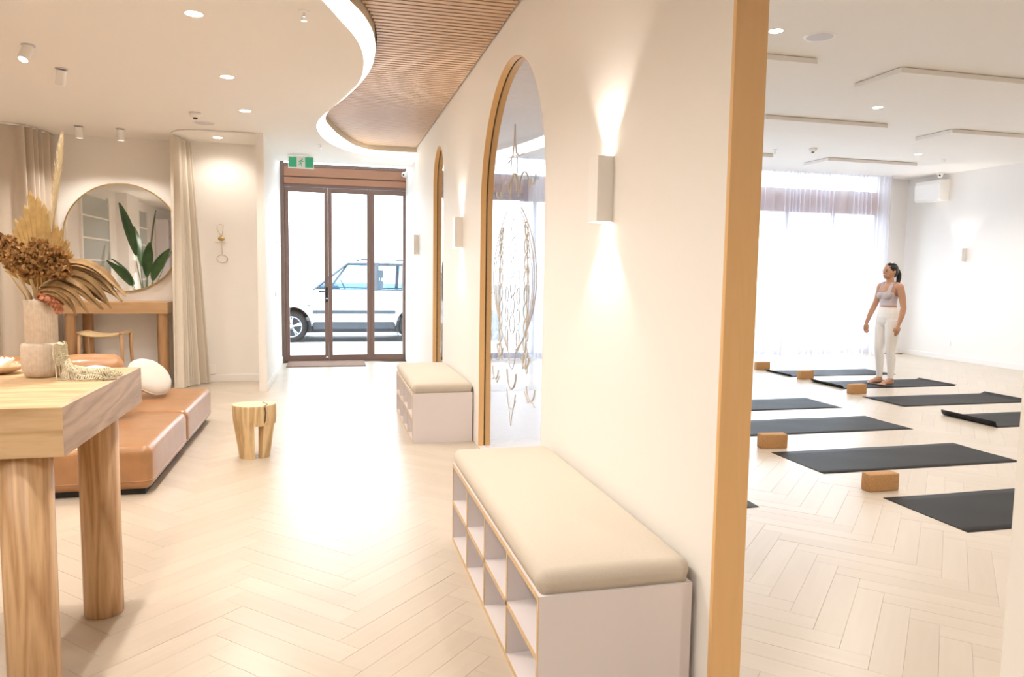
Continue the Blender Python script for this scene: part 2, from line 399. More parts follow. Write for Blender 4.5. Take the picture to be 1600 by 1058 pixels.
def main_ceiling():
    m = MB(); yend = 11.0
    row = [(XW, p[1], p[0]) for p in A if p[1] <= 10.42] + [(XW, 10.425, WX0), (XW, yend, WX0)]
    for a, b in zip(row, row[1:]):
        if b[1] <= a[1]: continue
        m.add([(XW, a[1], ZC), (a[2], a[1], ZC), (b[2], b[1], ZC), (XW, b[1], ZC)], [(3, 2, 1, 0)])
    m.box(-.722, WX0, yend, yend+.02, ZC, ZTOP)
    c = struct(m.build('ceiling', 'ceiling_white', weld=True), 'smooth warm white ceiling with a wavy cove edge')
    # upper faces of the cove
    m = MB(); m.loft([[(p[0], p[1], 3.05) for p in Q], [(p[0], p[1], ZSL+.055) for p in Q]], closed=False)
    m.build('cove_fascia', 'fascia_cream', c, smooth=True)
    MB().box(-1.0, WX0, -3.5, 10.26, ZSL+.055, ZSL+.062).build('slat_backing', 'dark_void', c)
    y = 2.0; me_i = 0
    while y < 10.17:
        x0 = float(np.interp(y, Q[:, 1], Q[:, 0]))+.012
        w = WX0-.012-x0
        o = MB().box(-w/2, w/2, -.022, .022, 0, .03).build('slat', 'slat_wood', c); o.location = (WX0-.012-w/2, y, ZSL)
        y += .065
    # led strip
    m = MB(); m.loft([[(p[0], p[1], ZC+.001) for p in A], [(p[0], p[1], 3.052) for p in Q]], closed=False)
    tag(m.build('cove_light', 'led_white', smooth=True), 'glowing white light strip along the wavy ceiling edge', 'light')
main_ceiling()
struct(MB().box(XW-.15, XE+.15, YS-.15, YN+.15, ZTOP, ZTOP+.1).build('ceiling_slab', 'ceiling_white'))
struct(MB().box(WX1, XE, YS, YN-.02, ZST, ZST+.03).build('ceiling_studio', 'ceiling_white'), 'flat white ceiling of the yoga studio')

# ------------------------------------------------------------------ doorway trim and arch windows
def trims():
    y0, y1, z = DW; t = .018
    o = struct(MB().box(WX0-.004, WX1+.004, y1-t, y1+.001, 0, z).build('trim_1', 'trim_oak', bevel=.002), 'honey oak jamb lining at the studio doorway')
    struct(MB().box(WX0-.004, WX1+.004, y0, y1, z-t, z+.001).build('trim_2', 'trim_oak', bevel=.002))
    struct(MB().box(WX0+.03, WX1+.004, y0-.001, y0+t, 0, z).build('trim_3', 'trim_oak', bevel=.002))
trims()
def arch_window(name, a, label, ornament=False):
    root = struct(bpy.data.objects.new(name, None), label); COL.objects.link(root)
    t = .006
    def path(off):
        r = a['r']-off
        return [(a['c']-r, 0)] + [(a['c']-r*math.cos(PI*k/48), a['s']+r*math.sin(PI*k/48)) for k in range(49)] + [(a['c']+r, 0)]
    po, pi_ = path(-.0005), path(t)
    for x0, x1 in ((WX0+.001, 1.214), (1.226, WX1-.001)):
        m = MB()
        rings = [[(x0, o[0], o[1]), (x0, i[0], i[1]), (x1, i[0], i[1]), (x1, o[0], o[1])] for o, i in zip(po, pi_)]
        m.loft(rings); m.build('lining', 'trim_oak', root)
    pq = path(.002); m = MB(); m.loft([[(1.214, o[0], o[1]), (1.214, i[0], i[1]), (1.226, i[0], i[1]), (1.226, o[0], o[1])] for o, i in zip(po, pq)]); m.build('glazing_groove', 'log_dark', root)
    m = MB(); pg = path(.004); k = len(pg)
    m.add([(1.219, p[0], p[1]) for p in pg]+[(1.223, p[0], p[1]) for p in pg], [tuple(range(k)), tuple(range(2*k-1, k-1, -1))]); 
    m.build('pane', 'pane_arch', root)
    m = MB().box(WX0-.002, WX1+.002, a['c']-a['r'], a['c']+a['r'], .0002, .006); m.build('threshold', 'laminate_white', root)
    if ornament:
        m = MB(); X = 1.2165
        def line(pts, r=.0035, closed=False):
            for s in (1, -1): m.tube([(X, a['c']+s*p[0], p[1]) for p in pts], (r*.35, r) if False else r, 5, closed=closed)
        def oval(cy, cz, ry, rz, r=.003, n=28, z0=0, z1=2*PI): line([(cy+ry*math.sin(z0+(z1-z0)*k/n), cz+rz*math.cos(z0+(z1-z0)*k/n)) for k in range(n)], r, closed=(z1-z0) > 6.2)
        top, bot = 2.42, .42
        line([(0, top), (.018, 2.30), (.05, 2.22), (.13, 2.19), (.22, 2.19)], .004)
        line([(.07, 2.20), (.09, 2.13), (.075, 2.06)], .003)
        oval(0, 1.98, .085, .11, .008, 20, -1.7, 1.7); oval(.26, 1.93, .13, .14, .005, 20, -1.6, 1.6); oval(.47, 2.02, .07, .05, .005, 14, 1.5, 4.7)
        # long side ogees
        for k, w in ((0, .60), (1, .545), (2, .50)):
            line([(w*math.sin(PI*q/30)**.7, 1.92-1.05*q/30-.02*k) for q in range(2, 30)], .004-.0007*k)
        line([(.30+.12*math.sin(PI*q/24), 1.75-.95*q/24) for q in range(25)], .004)
        for i in range(9):
            z = 1.70-.105*i; oval(.345, z, .035+.01*(i % 2), .05, .0042, 16); oval(.40, z-.05, .02, .03, .003, 10)
        for i in range(6): oval(0, 1.72-.13*i, .05+.02*(i % 2), .065, .003, 18)
        for i in range(5): oval(.16, 1.55-.14*i, .04, .055, .0028, 14)
        oval(.36, .93, .10, .12, .0065, 20, 1.9, 4.4); oval(0, .76, .13, .14, .006, 22, 1.7, 4.6); oval(0, .98, .12, .22, .003, 24, 1.4, 4.9)
        oval(.50, .72, .10, .10, .005, 16, 1.7, 4.7); line([(.36, .66), (.44, .60), (.53, .63), (.60, .60)], .004)
        line([(.12, .60), (.09, .52), (.05, .485), (0, .48)], .004); line([(.13, .56), (.05, .47), (0, .36)], .003)
        m.build('painted_ornament', 'glass_ink', root)
arch_window('window_1', AR1, 'tall arched glass opening with honey oak lining and fine drawn ornament', True)
arch_window('window_2', AR2, 'narrow arched glass opening with honey oak lining nearest the entrance')

# ------------------------------------------------------------------ entrance doors
def entrance():
    d = struct(bpy.data.objects.new('door_1', None), 'bronze framed folding glass entrance doors'); COL.objects.link(d)
    y0, y1 = YN-.07, YN
    x0, x1 = -.722, 1.215
    for a, b in ((x0, -.665), (1.185, 1.22)): MB().box(a, b, y0-.01, y1+.02, 0, ZTOP).build('post', 'bronze', d, bevel=.004)
    MB().box(-.665, 1.185, y0, y1, 2.685, 2.725).build('head_rail', 'bronze', d, bevel=.003)
    MB().box(-.665, 1.185, y0-.02, y1, 2.728, 2.825).build('header_panel', 'header_bronze', d, bevel=.003)
    MB().box(-.665, 1.185, y0+.01, y1, 2.825, 2.84).build('header_groove', 'bronze', d)
    MB().box(-.665, 1.185, y0-.02, y1, 2.84, 2.985).build('header_panel', 'header_bronze', d, bevel=.003)
    MB().box(-.665, 1.185, y0-.035, y1+.01, 2.985, 3.03).build('top_rail', 'bronze', d, bevel=.003)
    MB().box(-.665, 1.185, y1-.03, y1-.024, 3.03, ZTOP).build('transom_pane', 'pane_clear', d)
    xs = [(-.6645, -.0225), (-.0218, .6246), (.6253, 1.1845)]
    for i, (a, b) in enumerate(xs):
        lf = bpy.data.objects.new('door_leaf', None); COL.objects.link(lf); lf.parent = d
        s = .058
        for p, q in ((a, a+s), (b-s, b)): MB().box(p, q, y0+.008, y1-.008, .012, 2.68).build('stile', 'bronze', lf, bevel=.004)
        MB().box(a+s, b-s, y0+.01, y1-.01, .012, .10).build('bottom_rail', 'bronze', lf, bevel=.003)
        MB().box(a+s, b-s, y0+.01, y1-.01, 2.61, 2.68).build('top_rail', 'bronze', lf, bevel=.003)
        MB().box(a+s, b-s, y0+.032, y0+.038, .10, 2.61).build('pane', 'pane_clear', lf)
        if i == 0:
            m = MB().box(b-.045, b-.012, y0-.004, y0+.008, .93, 1.16); m.build('handle_plate', 'black_metal', lf, bevel=.003)
            m = MB().tube([(b-.03, y0, 1.10), (b-.03, y0-.05, 1.10), (b-.06, y0-.055, 1.10), (b-.15, y0-.055, 1.095)], .010, 10); m.build('handle', 'black_metal', lf, smooth=True)
            MB().lathe([(.0001, .012), (.013, .012), (.013, 0)], (b-.028, y0, .985), 16, 'y').build('lock_cylinder', 'chrome', lf, smooth=True)
            MB().lathe([(.0001, .012), (.018, .010), (.02, 0)], (b-.028, y0+.004, .06), 16, 'y').build('floor_bolt', 'chrome', lf, smooth=True)
    struct(MB().box(-.72, 1.21, y0-.02, YN+.15, .0, .012).build('trim_4', 'bronze'))
entrance()
# studio front glazing behind the sheer curtain
def studio_front():
    d = struct(bpy.data.objects.new('window_3', None), 'full height glazing of the studio front behind the sheer curtain'); COL.objects.link(d)
    MB().box(1.40, 9.95, YN-.09, YN, 2.60, 3.02).build('header_panel', 'header_bronze', d)
    MB().box(1.40, 9.95, YN-.05, YN, 0, .10).build('bottom_rail', 'bronze', d)
    xs = np.linspace(1.40, 9.95, 10)
    for x in xs: MB().box(max(1.40, x-.03), min(9.95, x+.03), YN-.05, YN, .1, 2.6).build('mullion', 'bronze', d)
    for a, b in zip(xs, xs[1:]):
        MB().box(a+.03, b-.03, YN-.03, YN-.024, .10, 2.6).build('pane', 'pane_clear', d)
        MB().box(a, b, YN-.03, YN-.024, 3.02, ZTOP).build('transom_pane', 'pane_clear', d)
studio_front()
# glass block windows on the west wall (seen in the round mirror)
def block_window(name, y0, y1):
    d = struct(bpy.data.objects.new(name, None), 'tall reeded glass window with white bars reflected in the round mirror'); COL.objects.link(d)
    z = .35
    while z < 2.7:
        MB().box(XW, XW+.03, y0+.03, y1-.03, z+.015, z+.385).build('pane', 'glass_block', d); 
        MB().box(XW, XW+.045, y0+.03, y1-.03, z-.015, z+.015).build('glazing_bar', 'wall_white', d); z += .40
    for a, b in ((y0-.03, y0+.03), (y1-.03, y1+.03)): MB().box(XW, XW+.05, a, b, .3, 2.78).build('frame_post', 'wall_white', d)
block_window('window_4', 3.24, 4.93); block_window('window_5', .09, 1.51)
wbox('wall_pier', XW, XW+.22, 1.62, 2.6, 0, ZC)

# ------------------------------------------------------------------ exterior
struct(MB().box(-30, 40, YN+.15, 14.95, -.12, -.005).build('ground_footpath', 'footpath'))
struct(MB().box(-60, 80, 14.95, 90, -.2, -.06).build('ground_road', 'asphalt'))

# ------------------------------------------------------------------ lamps
def downlight(x, y, z, label, power, col, group, on=True, r=.05):
    t = thing('downlight', label, 'downlight', (x, y, z), 0, group)
    MB().lathe([(r, -.001), (r+.008, -.004), (r+.010, .0005), (r, .0005)], (0, 0, 0), 28, cap=False).build('rim', 'white_metal', t, smooth=True)
    MB().lathe([(.0001, -.0025), (r, -.0025)], (0, 0, 0), 28, cap=False).build('diffuser', 'lamp_glow', t)
    spot('downlight_lamp', t, (0, 0, -.02), power, col, 153, .7)
    return t
G1 = 'recessed downlights in the reception ceiling'
for y, lab in ((4.92, 'round recessed downlight nearest the camera in the reception ceiling'), (6.41, 'round recessed downlight in the ceiling before the timber slats, middle of its row'), (7.70, 'round recessed downlight farthest along the row beside the slats'),
               (3.45, 'round recessed downlight above the oak table'), (1.95, 'round recessed downlight above the camera'), (.4, 'round recessed downlight behind the camera')):
    downlight(-.79, y, ZC, lab, P_DOWN*{3.45: 1.5, 1.95: .75}.get(y, 1), WARM, G1)
downlight(-1.27, 9.35, ZC, 'round recessed downlight inside the curtained alcove', P_DOWN*.22, WARM, G1)
for x, y, lab in ((-2.6, 1.2, 'round recessed downlight behind the camera on the lounge side'), (-2.6, 3.6, 'round recessed downlight left of the oak table, out over the lounge'), (-3.3, 7.2, 'round recessed downlight left of the leather sofa, by the curving curtain')):
    downlight(x, y, ZC, lab, P_DOWN, WARM, G1)
G2 = 'recessed downlights in the studio ceiling'
for x, y, lab in ((3.313, 5.10, 'round studio downlight beside the ceiling speaker'), (5.84, 6.99, 'round studio downlight in the middle of the studio ceiling'), (8.585, 9.36, 'round studio downlight nearest the air conditioner'),
                  (3.3, 2.2, 'round studio downlight above the doorway side of the studio'), (2.5, -.6, 'unseen studio downlight added behind the doorway wall to brighten the jamb'), (6.0, .2, 'unseen studio downlight added at the back of the studio to brighten the jamb'), (6.4, 3.6, 'round studio downlight over the near mats'), (9.2, 6.2, 'round studio downlight by the side wall')):  # the two unseen lamps at the back are added to light the oak jamb
    downlight(x, y, ZST, lab, P_STUDIO, NEUT, G2)
def sconce(loc, rz, label, power, col=WARM, w=.11, d=.072, h=.275):
    # back against local x=0 plane, body towards -x
    t = thing('wall_sconce', label, 'wall light', loc, rz, 'up and down wall lights')
    m = MB(); q = .006
    m.box(-d, -d+q, -w/2, w/2, 0, h); m.box(-q, -.0005, -w/2, w/2, 0, h)
    m.box(-d+q, -q, -w/2, -w/2+q, 0, h); m.box(-d+q, -q, w/2-q, w/2, 0, h)
    m.build('body', 'white_metal', t)
    for z, n in ((.02, -1), (h-.02, 1)):
        MB().box(-d+q, -q, -w/2+q, w/2-q, z-.002, z+.002).build('diffuser', 'lamp_glow', t)
        spot('sconce_lamp', t, (-d/2, 0, h+.004 if n > 0 else -.004), power, col, 95, .5, .015, (PI if n > 0 else 0, 0, 0))
    return t
for y, lab in ((3.0, 'white up and down wall light nearest the camera above the near bench'), (6.63, 'white up and down wall light above the far bench'), (10.0, 'white up and down wall light by the entrance doors')):
    sconce((WX0, y, 1.645), 0, lab, P_SCONCE)
sconce((XE, 10.47, 1.73), 0, 'white up and down wall light on the studio side wall', P_SCONCE, NEUT, .14, .09, .24)
sconce((XW+.22, 2.1, 1.30), PI, 'white wall light reflected in the round mirror', P_SCONCE)
sconce((WX0, -.6, 1.645), 0, 'white up and down wall light behind the camera', P_SCONCE)
def ceiling_spot(x, y, tilt, az, label, power, cone=60):
    t = thing('ceiling_spotlight', label, 'spotlight', (x, y, ZC), az, 'white cylinder spotlights')
    MB().lathe([(.0001, 0), (.045, 0), (.045, -.008), (.0001, -.008)], n=24).build('base', 'grey_mesh', t, smooth=False)
    e = bpy.data.objects.new('head', None)
    m = MB().lathe([(.0001, .0), (.034, .0), (.036, -.004), (.036, -.115), (.030, -.118), (.030, -.10), (.0001, -.10)], n=24)
    o = m.build('head', 'white_metal', t, smooth=False); o.location = (0, 0, -.012); o.rotation_euler = (tilt, 0, 0)
    MB().lathe([(.0001, -.1015), (.029, -.1015)], n=20, cap=False).build('lens', 'lamp_glow_soft', o)
    spot('spot_lamp', o, (0, 0, -.125), power, WARM, cone, .55, .02)
ceiling_spot(-2.035, 5.93, math.radians(-28), math.radians(-20), 'white cylinder spotlight tilted towards the table, nearest the camera', 95)
ceiling_spot(-2.022, 6.54, math.radians(18), math.radians(40), 'white cylinder spotlight second from the camera, tilted to the side', 95)
ceiling_spot(-2.666, 9.10, math.radians(6), 0, 'white cylinder spotlight above the left half of the round mirror', 26, 118)
ceiling_spot(-2.254, 9.115, math.radians(6), 0, 'white cylinder spotlight above the right half of the round mirror', 26, 118)

# ------------------------------------------------------------------ ceiling fittings
def sprinkler(x, y, z, label):
    t = thing('fire_sprinkler', label, 'sprinkler', (x, y, z), 0, 'fire sprinklers')
    MB().lathe([(.0001, -.006), (.028, -.005), (.034, 0)], n=24).build('escutcheon', 'white_metal', t, smooth=True)
    MB().lathe([(.008, -.005), (.007, -.03), (.0001, -.03)], n=12).build('nozzle', 'chrome', t)
    m = MB()
    for s in (-1, 1): m.tube([(s*.007, 0, -.02), (s*.014, 0, -.035), (s*.003, 0, -.052)], .002, 6)
    m.build('yoke', 'chrome', t); MB().lathe([(.0001, -.052), (.018, -.052), (.018, -.055), (.0001, -.055)], n=16).build('deflector', 'chrome', t)
for x, y, z, lab in ((-.139, 4.69, ZC, 'fire sprinkler beside the wavy cove, nearest the camera'), (-.10, 9.45, ZC, 'small fire sprinkler in front of the exit sign'), (6.378, 9.70, ZST, 'fire sprinkler in the studio ceiling left of the smoke detector'), (9.319, 9.62, ZST, 'fire sprinkler in the studio ceiling near the air conditioner')):
    sprinkler(x, y, z, lab)
def detector(x, y, z, label):
    t = thing('smoke_detector', label, 'smoke detector', (x, y, z))
    MB().lathe([(.055, 0), (.055, -.02), (.045, -.045), (.03, -.05), (.0001, -.05)], n=28).build('housing', 'white_metal', t, smooth=True)
    MB().lathe([(.022, -.049), (.020, -.062), (.0001, -.063)], n=20).build('sensor_cap', 'black_metal', t, smooth=True)
detector(-1.285, 7.95, ZC, 'round smoke detector on the reception ceiling beside the flush speaker'); detector(6.82, 9.43, ZST, 'round smoke detector on the studio ceiling')
def speaker(x, y, z, label, r=.115):
    t = thing('ceiling_speaker', label, 'speaker', (x, y, z))
    MB().lathe([(r*.86, -.006), (r, -.005), (r+.004, 0)], n=36, cap=False).build('rim', 'white_metal', t, smooth=True)
    MB().lathe([(.0001, -.007), (r*.87, -.006)], n=36, cap=False).build('grille', 'grey_mesh', t)
speaker(-1.282, 8.47, ZC, 'flush round ceiling speaker in front of the alcove'); speaker(3.711, 5.117, ZST, 'round ceiling speaker with white rim in the studio ceiling')
def heater(x0, y0, label):
    t = thing('ceiling_heater_panel', label, 'ceiling panel', (x0+.83, y0+.3, ZST), 0, 'white panels under the studio ceiling')
    MB().box(-.83, .83, -.3, .3, -.05, -.004).build('panel', 'ceiling_white', t, bevel=.004)
    for x in (-.6, .6):
        for y in (-.2, .2): MB().box(x-.015, x+.015, y-.015, y+.015, -.006, 0).build('bracket', 'white_metal', t)
for x, y, lab in ((2.40, 5.61, 'white flat ceiling panel partly hidden behind the doorway jamb, near row'), (4.91, 5.61, 'white flat ceiling panel in the near row, right of the speaker'), (4.91, 7.67, 'white flat ceiling panel in the second row, left one'),
                  (7.52, 7.67, 'white flat ceiling panel in the second row by the side wall'), (7.53, 10.03, 'white flat ceiling panel closest to the sheer curtain, right one'), (4.91, 10.03, 'white flat ceiling panel closest to the sheer curtain, at the jamb'), (2.40, 3.72, 'white flat ceiling panel nearest the camera at the top of the studio')):
    heater(x, y, lab)

# ------------------------------------------------------------------ benches
def bench(x0, x1, y0, y1, label, clab):
    L, D, H, T = y1-y0, x1-x0, .417, .018
    t = thing('shoe_bench', label, 'bench', ((x0+x1)/2, (y0+y1)/2, 0), 0, 'white shoe benches along the partition wall')
    hx, hy = D/2, L/2; e = .0025
    for s in (-1, 1): MB().box(-hx+e, hx, s*hy-(T if s > 0 else 0), s*hy+(T if s < 0 else 0), 0, H).build('end_panel', 'laminate_white', t)
    MB().box(-hx+e, hx, -hy+T, hy-T, H-T, H).build('top_panel', 'laminate_white', t); MB().box(-hx+e, hx, -hy+T, hy-T, 0, T).build('bottom_panel', 'laminate_white', t)
    MB().box(hx-T, hx, -hy+T, hy-T, T, H-T).build('back_panel', 'laminate_white', t)
    MB().box(-hx+e, hx-T, -hy+T, hy-T, H/2-T/2, H/2+T/2).build('shelf', 'laminate_white', t)
    n = 4; c = (L-2*T)/n
    for i in range(1, n):
        y = -hy+T+c*i
        for z0, z1 in ((T, H/2-T/2), (H/2+T/2, H-T)): MB().box(-hx+e, hx-T, y-T/2, y+T/2, z0, z1).build('divider', 'laminate_white', t)
        MB().box(-hx, -hx+e, y-T/2, y+T/2, T, H-T).build('plywood_edge', 'edge_ply', t)
    for a in ((-hy, -hy+T, 0, H), (hy-T, hy, 0, H), (-hy+T, hy-T, 0, T), (-hy+T, hy-T, H-T, H), (-hy+T, hy-T, H/2-T/2, H/2+T/2)):
        MB().box(-hx, -hx+e, *a).build('plywood_edge', 'edge_ply', t)
    o = rbox('seat_cushion', D, L, .078, .0385, 'cushion_cream', t, bulge=.02, seg=6, sub=6); o.location = (0, 0, H+.039)
    # flatten the underside
    for v in o.data.vertices:
        if v.co.z < -.005: v.co.z = -.039 if v.co.z < -.02 else v.co.z
bench(.622, 1.148, 2.10, 3.74, 'long white open shoe bench with cream cushion, nearest the camera', '')
bench(.652, 1.158, 5.97, 7.45, 'white open shoe bench with cream cushion between the two arches', '')

# ------------------------------------------------------------------ oak table
def oak_table():
    t = thing('oak_table', 'chunky oak table with thick top and round post legs', 'table', (-1.57, 2.885, 0))
    MB().box(-.77, .77, -.45, .45, .87, 1.0).build('table_top', 'table_oak', t)
    for s in (-1, 1):
        v = lambda z: [(s*.79, -.47, z), (s*.79, .47, z), (s*.77, .45, z), (s*.77, -.45, z)]
        MB().add(v(.85)+v(1.0), [(3, 2, 1, 0), (4, 5, 6, 7)]+[(i, (i+1) % 4, (i+1) % 4+4, i+4) for i in range(4)]).build('side_board', 'table_side', t, weld=True)
        v = lambda z: [(-.79, s*.47, z), (.79, s*.47, z), (.77, s*.45, z), (-.77, s*.45, z)]
        MB().add(v(.85)+v(1.0), [(3, 2, 1, 0), (4, 5, 6, 7)]+[(i, (i+1) % 4, (i+1) % 4+4, i+4) for i in range(4)]).build('front_board', 'table_oak', t, weld=True)
    MB().box(-.77, .77, -.45, .45, .85, .87).build('underside', 'table_oak', t)
    for x in (-.655, .655):
        for y in (-.385, .335):
            MB().lathe([(.070, 0), (.0735, .004), (.0735, .85)], (0, 0, 0), 48).build('leg', 'leg_oak', t, smooth=False).location = (x, y, 0)
oak_table()
for o in bpy.data.objects:
    if o.name.startswith('leg') and o.type == 'MESH':
        o.data.polygons.foreach_set('use_smooth', [len(p.vertices) == 4 for p in o.data.polygons])

# ------------------------------------------------------------------ vase with dried flowers
VX, VY, VZ = -1.068, 3.12, 1.0
def vase():
    t = thing('vase', 'two-tier ribbed stoneware vase in pale sand on the oak table', 'vase', (VX, VY, VZ))
    def ribbed(prof, n=144, amp=.0009):
        rings = []
        for r, h in prof:
            rings.append([((r+(amp*math.cos(2*PI*j/4) if r > .03 else 0))*math.cos(2*PI*j/n), (r+(amp*math.cos(2*PI*j/4) if r > .03 else 0))*math.sin(2*PI*j/n), h) for j in range(n)])
        return MB().loft(rings)
    ribbed([(.045, 0), (.052, .002), (.060, .012), (.067, .03), (.0695, .06), (.0695, .10), (.068, .122), (.064, .128), (.05, .130)]).build('lower_body', 'ceramic', t, smooth=True)
    ribbed([(.05, .125), (.0535, .13), (.0535, .28), (.0545, .294), (.049, .295), (.047, .29), (.047, .20), (.001, .20)]).build('neck', 'ceramic', t, smooth=True)
vase()
def dried_palm():
    t = thing('dried_palm_leaf', 'pleated golden dried palm fan standing in the sand vase', 'dried leaf', (VX-.016, VY+.034, VZ+.295))
    n = 30; A1 = .95
    MB().tube([(.01, 0, -.08), (0, 0, .0), (0, 0, .10)], .004, 8).build('stalk', 'stem_straw', t)
    def rad(a):
        a = abs(a); r = .385/(math.cos(a)+2.15*math.sin(a))
        return r if a < .5 else r*(1-.25*((a-.5)/.45)**2)
    for i in range(n):
        a0 = (i/n*2-1)*A1; a1 = ((i+1)/n*2-1)*A1; am = (a0+a1)/2; z0 = .035; zz = .007
        P = lambda a, l, dy: (math.sin(a)*l*1.28, dy, z0+math.cos(a)*l)
        r = rad(am)*(1+.03*((i*7) % 3-1))
        vs = [P(a0, .012, 0), P(am, .012, -zz*.2), P(a1, .012, 0), P(a0, r*.96, 0), P(am, r*.98, -zz), P(a1, r*.96, 0), P(am, r*1.03, -.003)]
        m = MB(); k = len(vs); back = [(v[0], v[1]+.0012, v[2]) for v in vs]
        m.add(vs+back, [(0, 1, 4, 3), (1, 2, 5, 4), (3, 4, 6), (4, 5, 6), (k+3, k+4, k+1, k), (k+4, k+5, k+2, k+1), (k+6, k+4, k+3), (k+6, k+5, k+4)]); m.build('blade', 'dried_palm', t)
    t.rotation_euler = (math.radians(-4), math.radians(-3), math.radians(-18))
dried_palm()
def pampas():
    t = thing('pampas_plume', 'slim cream pampas plume rising behind the dried palm fan', 'dried plume', (VX+.020, VY+.026, VZ+.31))
    rnd = random.Random(3); m = MB()
    MB().tube([(0, 0, -.06), (.02, 0, .15), (.035, 0, .34)], .0025, 6).build('stalk', 'stem_straw', t)
    for i in range(700):
        s = rnd.random(); z = .24+.34*s; x = .02+.05*s; a = rnd.random()*6.283; w = .016*math.sin(PI*(s*.92+.06))**.6+.003
        l = .045; q = Vector((math.cos(a)*w, math.sin(a)*w, l)); p = Vector((x, 0, z)); d = Vector((-math.sin(a), math.cos(a), 0))*.0016
        m.add([p-d, p+d, p+q], [(0, 1, 2)])
    m.build('plume', 'pampas', t)
pampas()
def florets(name, label, cat, loc, mat, blobs, n, size, seed, stems=()):
    t = thing(name, label, cat, loc); rnd = random.Random(seed); m = MB()
    for i in range(n):
        c, r = blobs[rnd.randrange(len(blobs))]
        v = Vector((rnd.gauss(0, 1), rnd.gauss(0, 1), rnd.gauss(0, 1))).normalized(); k = rnd.random()**.35
        p = Vector(c)+Vector((v.x*r[0]*k, v.y*r[1]*k, v.z*r[2]*k))
        e = Euler((rnd.random()*6, rnd.random()*6, rnd.random()*6)).to_matrix(); s = size*rnd.uniform(.6, 1.3)
        vs = [p+e@Vector(q)*s for q in ((-.5, 0, 0), (-.25, .45, .15), (.25, .5, -.1), (.6, 0, .25), (.2, -.5, .1), (-.3, -.45, -.12), (0, 0, .18))]
        m.add(vs, [(6, 0, 1), (6, 1, 2), (6, 2, 3), (6, 3, 4), (6, 4, 5), (6, 5, 0)])
    m.build('petals', mat, t)
    for s in stems: MB().tube(s, .0035, 7).build('stem', 'stem_straw', t)
florets('dried_hydrangea', 'curly brown dried hydrangea bunch spilling over the vase', 'dried flowers', (VX, VY-.045, VZ+.295), 'dried_brown',
        [((-.10, -.01, .20), (.055, .05, .045)), ((-.04, -.03, .155), (.06, .05, .05)), ((.03, -.03, .17), (.06, .05, .055)), ((.075, -.02, .15), (.05, .04, .05)), ((.0, -.04, .12), (.06, .04, .04)), ((.09, -.03, .11), (.05, .03, .03)), ((-.13, 0, .18), (.05, .05, .04))],
        2400, .0145, 5, [[(-.008, .03, -.085), (-.03, .015, .03), (-.08, -.01, .18)], [(.012, .03, -.085), (.02, .012, .03), (.03, -.02, .16)]])
florets('dried_pink_hydrangea', 'small peach and rust dried hydrangea at the vase rim', 'dried flowers', (VX+.02, VY-.035, VZ+.295), 'dried_pink',
        [((.02, -.01, .012), (.035, .03, .022)), ((.05, -.01, -.005), (.028, .02, .02)), ((.055, -.01, -.03), (.014, .012, .02))], 220, .018, 9, [[(-.01, .03, -.1), (.005, .01, 0), (.02, -.01, .02)]])
def dried_banana():
    t = thing('dried_strelitzia_leaf', 'large folded brown dried leaf drooping right from the vase', 'dried leaf', (VX, VY, VZ+.295))
    MB().tube([(0, .01, -.08), (.02, -.01, .05), (.06, -.03, .095), (.12, -.035, .095)], .005, 8).build('stalk', 'stem_straw', t)
    rnd = random.Random(2)
    spec = [([(.03, .075), (.10, .125), (.17, .125), (.24, .085), (.305, .02)], .020), ([(.03, .065), (.10, .108), (.17, .10), (.235, .055), (.295, -.005)], .020), ([(.03, .06), (.10, .088), (.165, .075), (.22, .03), (.262, -.03)], .020),
            ([(.02, .05), (.09, .07), (.15, .045), (.20, .0), (.235, -.035)], .018), ([(.02, .045), (.08, .05), (.13, .02), (.165, -.02), (.185, -.05)], .016), ([(.02, .03), (.06, .03), (.10, .005), (.13, -.03), (.14, -.06)], .014),
            ([(.04, .07), (.11, .10), (.18, .09), (.25, .05), (.28, .005)], .012), ([(.03, .05), (.10, .065), (.17, .045), (.21, .01), (.25, -.02)], .012), ([(.05, .09), (.12, .135), (.19, .12), (.26, .065), (.315, .015)], .008)]
    for i, (path, w) in enumerate(spec):
        pts = hermite(path, 16); m = MB(); rings = []
        for k, (x, z) in enumerate(pts):
            s = k/15; ww = 1.4*w*min(1, .45+2*s)*(1 if s < .7 else max(.08, (1-s)/.3)); j = .004*math.sin(9*s+i*2.1); y0 = -.012-.006*(i % 6)-.02*s+.012*math.sin(2.2*s+i)
            rings.append([(x, y0, z+ww), (x-.004, y0-.010+j, z+ww*.35), (x, y0+.002, z-ww*.1), (x-.004, y0-.012-j, z-ww*.5), (x, y0+.001, z-ww), (x, y0+.0022, z-ww), (x-.004, y0-.0108-j, z-ww*.5), (x, y0+.0032, z-ww*.1), (x-.004, y0-.0088+j, z+ww*.35), (x, y0+.0012, z+ww)])
        m.loft(rings); m.build('leaf_lobe', 'dried_leaf', t, smooth=False)
dried_banana()
def straw():
    for i, (dx, dz, lab) in enumerate(((-.085, .19, 'flat straw coloured dried stalk leaning left out of the vase'), (-.055, .16, 'pale dried reed beside the leaning stalk in the vase'), (-.02, .15, 'short straw reed upright at the vase mouth'))):
        t = MB(); x0 = VX-.034+.016*i; t.tube([(x0, VY-.008, VZ+.215), (x0+dx*.12, VY-.014, VZ+.305), (VX-.012+dx*1.1, VY-.02+.012*i, VZ+.275+dz*.75)], [(.004, .004), (.010, .003), (.007, .002)], 8)
        tag(t.build('dried_reed', 'stem_straw', smooth=True), lab, 'dried stalk', 'dried reeds in the vase')
straw()
